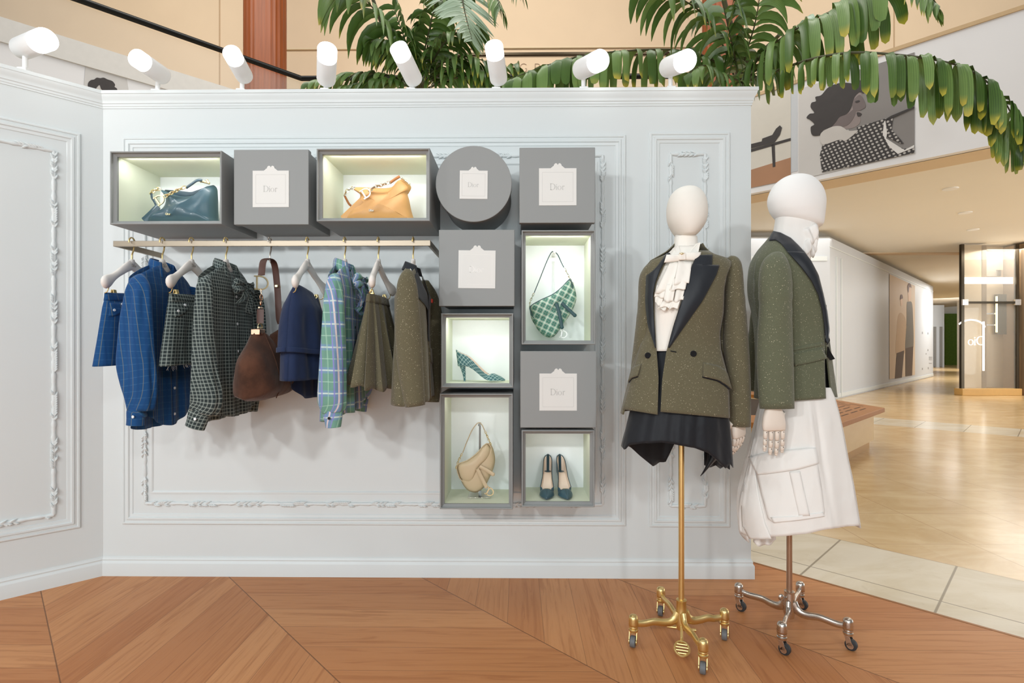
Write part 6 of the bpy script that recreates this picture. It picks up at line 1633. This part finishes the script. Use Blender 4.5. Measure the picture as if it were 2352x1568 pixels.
def frond(parent, pts, n, ln_f, wd, droop, spread=.9, fwd=.45, lift=.15, mats=(0, 1), seed=1, start=.12, rag=0.0, rr0=.012, name='frond', jit=.2, tw=.3, both=True):
    """pts: (px, py, Y) of the midrib in the photograph's frame"""
    rnd = random.Random(seed); P = spline([at(*q) for q in pts], 60); mb = MB()
    o = parent.location
    P = [p-V(o) for p in P]
    mb.tube(P, [lerp(rr0, .003, k/60) for k in range(61)], 7, mi=0)
    for k in range(n):
        t = lerp(start, .995, (k+rnd.uniform(-.25, .25))/max(1, n-1)); t = max(.02, min(.999, t)); f = t*60; i = min(int(f), 59); p = P[i].lerp(P[i+1], f-i)
        T = (P[i+1]-P[i]).normalized(); S = T.cross(V((0,0,1)))
        if S.length < .05: S = T.orthogonal()
        S.normalize()
        for s in (-1, 1):
            if not both and s > 0: continue
            L_ = interp(ln_f, t)*rnd.uniform(1-jit*.6, 1+jit*.4)
            d = S*s*spread*rnd.uniform(.8, 1.2)+T*fwd*rnd.uniform(.7, 1.3)+V((0,0,1))*lift*rnd.uniform(.3, 1.6)
            leaflet(mb, p, d, T, L_, wd*rnd.uniform(.8, 1.15), droop*rnd.uniform(.75, 1.25), twist=rnd.uniform(-tw, tw), rag=rag, mi=1+(0 if rnd.random() < .55 else 1), rnd=rnd)
    return obj(name, mb, [M['rachis'], LF[mats[0]], LF[mats[1]]], parent, smooth=180)
def stem(parent, pts, r0, r1, base=None):
    o = V(parent.location); P = [at(*q)-o for q in pts]
    if base is not None: P = [V(base)-o]+P
    P = spline(P, 40); mb = MB(); mb.tube(P, [lerp(r0, r1, k/40)*(1+.06*math.sin(k*2.4)) for k in range(41)], 12); obj('stem', mb, M['rachis'], parent)

# palm at the right
q1 = thing('palm', 'tall palm with long arching fronds behind the right end of the wall', 'palm', (2.42, 3.3, .388))
for tp in (((1703,205,3.2),(1690,110,3.0),(1660,-10,2.8),(1640,-90,2.7)), ((1712,200,3.2),(1745,130,2.9),(1790,80,2.6)), ((1698,200,3.2),(1650,150,2.9),(1600,130,2.7))):
    stem(q1, tp, .045, .018, (2.42+.02*len(tp), 3.3, .38))
# long frond arching over to the right, leaflets hanging straight down
frond(q1, [(1702,205,3.0),(1735,178,2.4),(1790,160,1.9),(1870,134,1.5),(1960,121,1.25),(2060,126,1.1),(2150,138,1.0),(2225,160,.95),(2285,205,.9),(2325,265,.9),(2350,335,.9)], 31,
      [(0,.16),(.15,.22),(.3,.28),(.45,.36),(.62,.42),(.8,.40),(.92,.34),(1,.18)], .062, 8.0, .5, .2, .40, (1, 0), 3, .17, .8, .013, tw=.5, jit=.3)
frond(q1, [(1702,205,3.0),(1725,160,2.5),(1765,110,2.1),(1840,60,1.8),(1920,20,1.6),(2010,-25,1.4)], 17, [(0,.3),(.3,.5),(.7,.55),(1,.45)], .085, 4.2, .55, .4, .3, (1, 0), 5, .2, .5, .013, tw=.5)
frond(q1, [(1690,190,3.0),(1668,120,2.6),(1620,40,2.2),(1570,0,1.9),(1500,-40,1.7)], 14, [(0,.3),(.4,.50),(1,.40)], .075, 2.8, .6, .5, .2, (1, 0), 8, .2)
frond(q1, [(1700,190,3.0),(1715,120,2.6),(1735,50,2.3),(1750,-40,2.1)], 15, [(0,.35),(.5,.5),(1,.4)], .075, 2.4, .7, .5, .25, (1, 0), 9, .12)
frond(q1, [(1695,195,3.0),(1690,140,2.6),(1672,60,2.3),(1650,-40,2.1)], 14, [(0,.35),(.5,.45),(1,.4)], .070, 2.6, .7, .5, .2, (1, 2), 10, .12)
frond(q1, [(1692,196,3.0),(1640,140,2.6),(1560,116,2.3),(1450,116,2.0),(1340,128,1.8),(1250,152,1.7),(1170,182,1.6)], 24, [(0,.3),(.3,.40),(.7,.36),(1,.22)], .085, 6.0, .4, .2, .35, (1, 0), 12, .15, .7, .012, tw=.6)
frond(q1, [(1705,200,3.0),(1722,175,2.6),(1760,140,2.3),(1800,90,2.1),(1850,45,2.0)], 14, [(0,.25),(.5,.42),(1,.3)], .06, 3.4, .5, .4, .15, (2, 1), 14, .1, tw=.7)
frond(q1, [(2060,-140,1.6),(2100,-60,1.4),(2130,-14,1.3),(2150,10,1.25)], 12, [(0,.3),(.6,.28),(1,.16)], .04, 1.6, .6, .7, .1, (0, 1), 15, .3)
frond(q1, [(1710,205,3.0),(1705,190,2.4),(1660,170,2.1),(1620,150,1.9),(1580,168,1.8)], 14, [(0,.25),(.5,.32),(1,.2)], .06, 3.2, .5, .4, .2, (0, 1), 16, .2)

# palm in the middle
q2 = thing('palm', 'bushy palm with dense leaves behind the middle of the wall', 'palm', (-1.05, 3.4, .455))
for tp in (((962,215,3.3),(985,130,3.1),(1005,40,3.0),(1020,-60,3.0)), ((955,215,3.3),(920,130,3.0),(880,60,2.8),(850,-20,2.7)), ((966,215,3.3),(990,150,3.0),(1030,70,2.7))):
    stem(q2, tp, .04, .016, (-1.05, 3.4, .45))
frond(q2, [(955,205,3.2),(925,125,2.8),(880,50,2.5),(830,-10,2.3),(770,-50,2.2)], 15, [(0,.35),(.5,.55),(1,.5)], .072, 2.6, .6, .55, .15, (1, 0), 21, .2)
frond(q2, [(1048,-90,2.2),(1058,-25,2.0),(1068,30,1.9),(1084,92,1.85)], 26, [(0,.36),(.3,.42),(.7,.32),(1,.14)], .042, .45, 1.0, .55, .1, (2, 2), 22, .04, jit=.1, tw=.15)
for k, pts in enumerate(([(965,205,3.1),(975,120,2.8),(990,50,2.6),(1010,-30,2.5)], [(968,205,3.1),(1000,130,2.7),(1040,80,2.5),(1100,60,2.4)], [(960,205,3.1),(940,140,2.8),(900,100,2.6),(850,90,2.5)],
                         [(970,205,3.1),(1010,150,2.7),(1070,130,2.5),(1140,150,2.4)], [(962,205,3.1),(955,150,2.8),(930,90,2.6),(905,20,2.5)], [(972,205,3.1),(1020,165,2.7),(1090,160,2.5),(1160,185,2.4)], [(966,205,3.1),(985,90,2.8),(1000,20,2.7),(1060,-30,2.6)], [(950,205,3.1),(900,175,2.7),(820,168,2.5),(720,188,2.4)], [(952,208,3.1),(920,190,2.7),(860,185,2.5),(790,200,2.4)], [(975,206,3.1),(1040,180,2.7),(1110,172,2.5),(1185,150,2.4)])):
    frond(q2, pts, 17, [(0,.24),(.5,.38),(1,.26)], .058, 2.2 if k not in (7, 8) else 1.6, .65, .5, .15, (0, 1), 30+k, .15, tw=.6)
frond(q2, [(1105,-60,2.2),(1135,-15,2.0),(1150,20,1.9)], 8, [(0,.25),(1,.22)], .04, 2.5, .4, .4, .0, (0, 1), 44, .3)
frond(q2, [(1170,-60,2.2),(1195,-20,2.0)], 4, [(0,.25),(1,.2)], .03, 2.5, .4, .4, .0, (0, 1), 45, .3)
# ---------------------------------------------------------------- spotlights on the cornice
def spot(base, a, b, Ya, Yb, rpx, label, d=None):
    """a: pixel of the rear end of the head, b: pixel of the bright end"""
    pb = at(base[0], base[1], .05) if d is None else d
    pa = at(a[0], a[1], Ya); pf = at(b[0], b[1], Yb)
    r = thing('spotlight', label, 'spotlight', (pb.x, pb.y, WT-.001), 0, 'spotlights on the cornice')
    o = V((pb.x, pb.y, WT-.001))
    ax = (pf-pa).normalized(); ln_ = (pf-pa).length; R = rpx/F*(pa.y-CAM.y)
    mb = MB(); mb.box((-.022,-.022,0), (.022,.022,.035)); obj('base', mb, M['white_enamel'], r, bevel=.003)
    piv = pa-o+ax*ln_*.18
    mb = MB(); mb.tube([(0,0,.03), (0,0,.05), (piv.x*.3, piv.y*.3, max(.06, piv.z*.7)), piv], .011, 10); obj('stem', mb, M['white_enamel'], r)
    mb = MB(); mb.lathe([(R*.86, 0), (R*.96, .006), (R, .016), (R, ln_*.72), (R*.985, ln_*.72+.002)], 28, pa-o, ax); obj('housing', mb, M['white_enamel'], r)
    mb = MB(); mb.lathe([(R*.985, ln_*.72+.001), (R*.985, ln_-.006), (R*.93, ln_), (.001, ln_+.001)], 28, pa-o, ax); obj('lens', mb, glow('spot_lens', (255,255,252), 4), r, smooth=50)
    return r
names = ['leftmost spotlight, on top of the angled left wall', 'white spotlight above the left corner leaning far to the left', 'white spotlight in front of the dark wooden column', 'upright white spotlight just left of the palm leaves',
         'leaning white spotlight in front of the central palm stem', 'white spotlight standing just right of the central palm', 'second spotlight from the right end of the cornice', 'rightmost white spotlight, above the dressed mannequin']
p1 = V((XC, 0, 0))+V((-E2, -E2, 0))*.290+V((-E2, E2, 0))*.05
spot((54,160), (48,112), (106,90), -.13, -.32, 23, names[0], p1)
for (bs, a, b, rp_), nm in zip((((362,207),(377,176),(312,132),20), ((556,205),(563,178),(531,120),19), ((748,203),(749,186),(752,112),21), ((945,200),(953,187),(914,108),20), ((1140,200),(1146,186),(1134,104),20), ((1340,198),(1332,161),(1381,137),22), ((1540,197),(1531,156),(1581,137),22)), names[1:]):
    spot(bs, a, b, .04, -.14, rp_, nm)

# ---------------------------------------------------------------- light
def area(name, loc, target, size, energy, color=(1,1,1), sy=None):
    l = bpy.data.lights.new(name, 'AREA'); l.energy = energy; l.color = color; l.size = size
    if sy: l.shape = 'RECTANGLE'; l.size_y = sy
    o = bpy.data.objects.new(name, l); C.objects.link(o); o.location = loc
    o.rotation_euler = (V(target)-V(loc)).to_track_quat('-Z', 'Y').to_euler()
    return o
# spotlights of the facing stand, level with these ones, and of the angled left wall
for i, (x, e) in enumerate(((-3.4, 50), (-1.8, 44), (.1, 16), (1.5, 34))):
    area('facing_spotlight', (x, -5.0, 2.75), (x*.35, 0, 1.3), .22, e, (.97, .99, .985))
area('left_wall_spotlight', (-3.6, -1.9, 2.8), (-.6, -.3, 1.1), .25, 14, (.97, .99, .985))
area('front_fill_light', (-1.4, -6.2, 1.25), (-.2, 0, 1.0), 5, 90, (.84, .95, 1), 2.2)  # soft cool fill added behind the camera to even out the wall
# skylight of the atrium, added wall fills and the lamps under the gallery
area('atrium_skylight', (0, 1.5, 9.5), (0, 1.5, 0), 9, 230, (1, .985, .96))
area('far_wall_fill', (-6, 3.5, 12.5), (-6, 12, 6), 12, 900, (1, .95, .86), 3)  # unseen area fills added to lighten the upper far wall
area('far_wall_fill', (8, 3.5, 12.5), (8, 12, 6), 12, 700, (1, .95, .86), 3)
for (x, y, e) in ((8.0, 6.5, 80), (12.5, 10, 130), (17, 17, 200), (6, 9, 25)):
    area('corridor_or_added_light', (x, y, 3.55), (x, y, 0), 2.0, e, (1, .98, .94))

area('soffit_fill_light', (15.5, 1.0, 1.4), (7, 8, 3.9), 6, 330, (.93, .97, 1), 2.6)  # unseen area fills added to brighten the soffit and hoarding
area('soffit_fill_light', (19, 9, 1.4), (11, 12, 4.5), 5, 130, (.93, .97, 1), 2.4)
area('corridor_or_added_light', (23, 25, 3.5), (25, 28, 0), 4, 420, (1, .98, .94))  # extra lamp added to brighten the distant shop front
w = bpy.data.worlds.new('World'); bpy.context.scene.world = w; w.use_nodes = True
bg = w.node_tree.nodes['Background']; bg.inputs[0].default_value = (.98, .99, .985, 1); bg.inputs[1].default_value = .26

# ---------------------------------------------------------------- camera
cd = bpy.data.cameras.new('camera'); cam = bpy.data.objects.new('camera', cd); C.objects.link(cam)
cd.sensor_width = 36; cd.sensor_fit = 'HORIZONTAL'; cd.lens = 36*F/2352
cd.shift_y = (HOR-784)/2352; cd.clip_start = .02; cd.clip_end = 200
cam.location = CAM; cam.rotation_euler = (PI/2, 0, TH)
sc = bpy.context.scene; sc.camera = cam
sc.view_settings.view_transform = 'Standard'; sc.view_settings.look = 'None'
sc.view_settings.exposure = 0.0; sc.view_settings.gamma = 1.0; sc.view_settings.use_curve_mapping = False
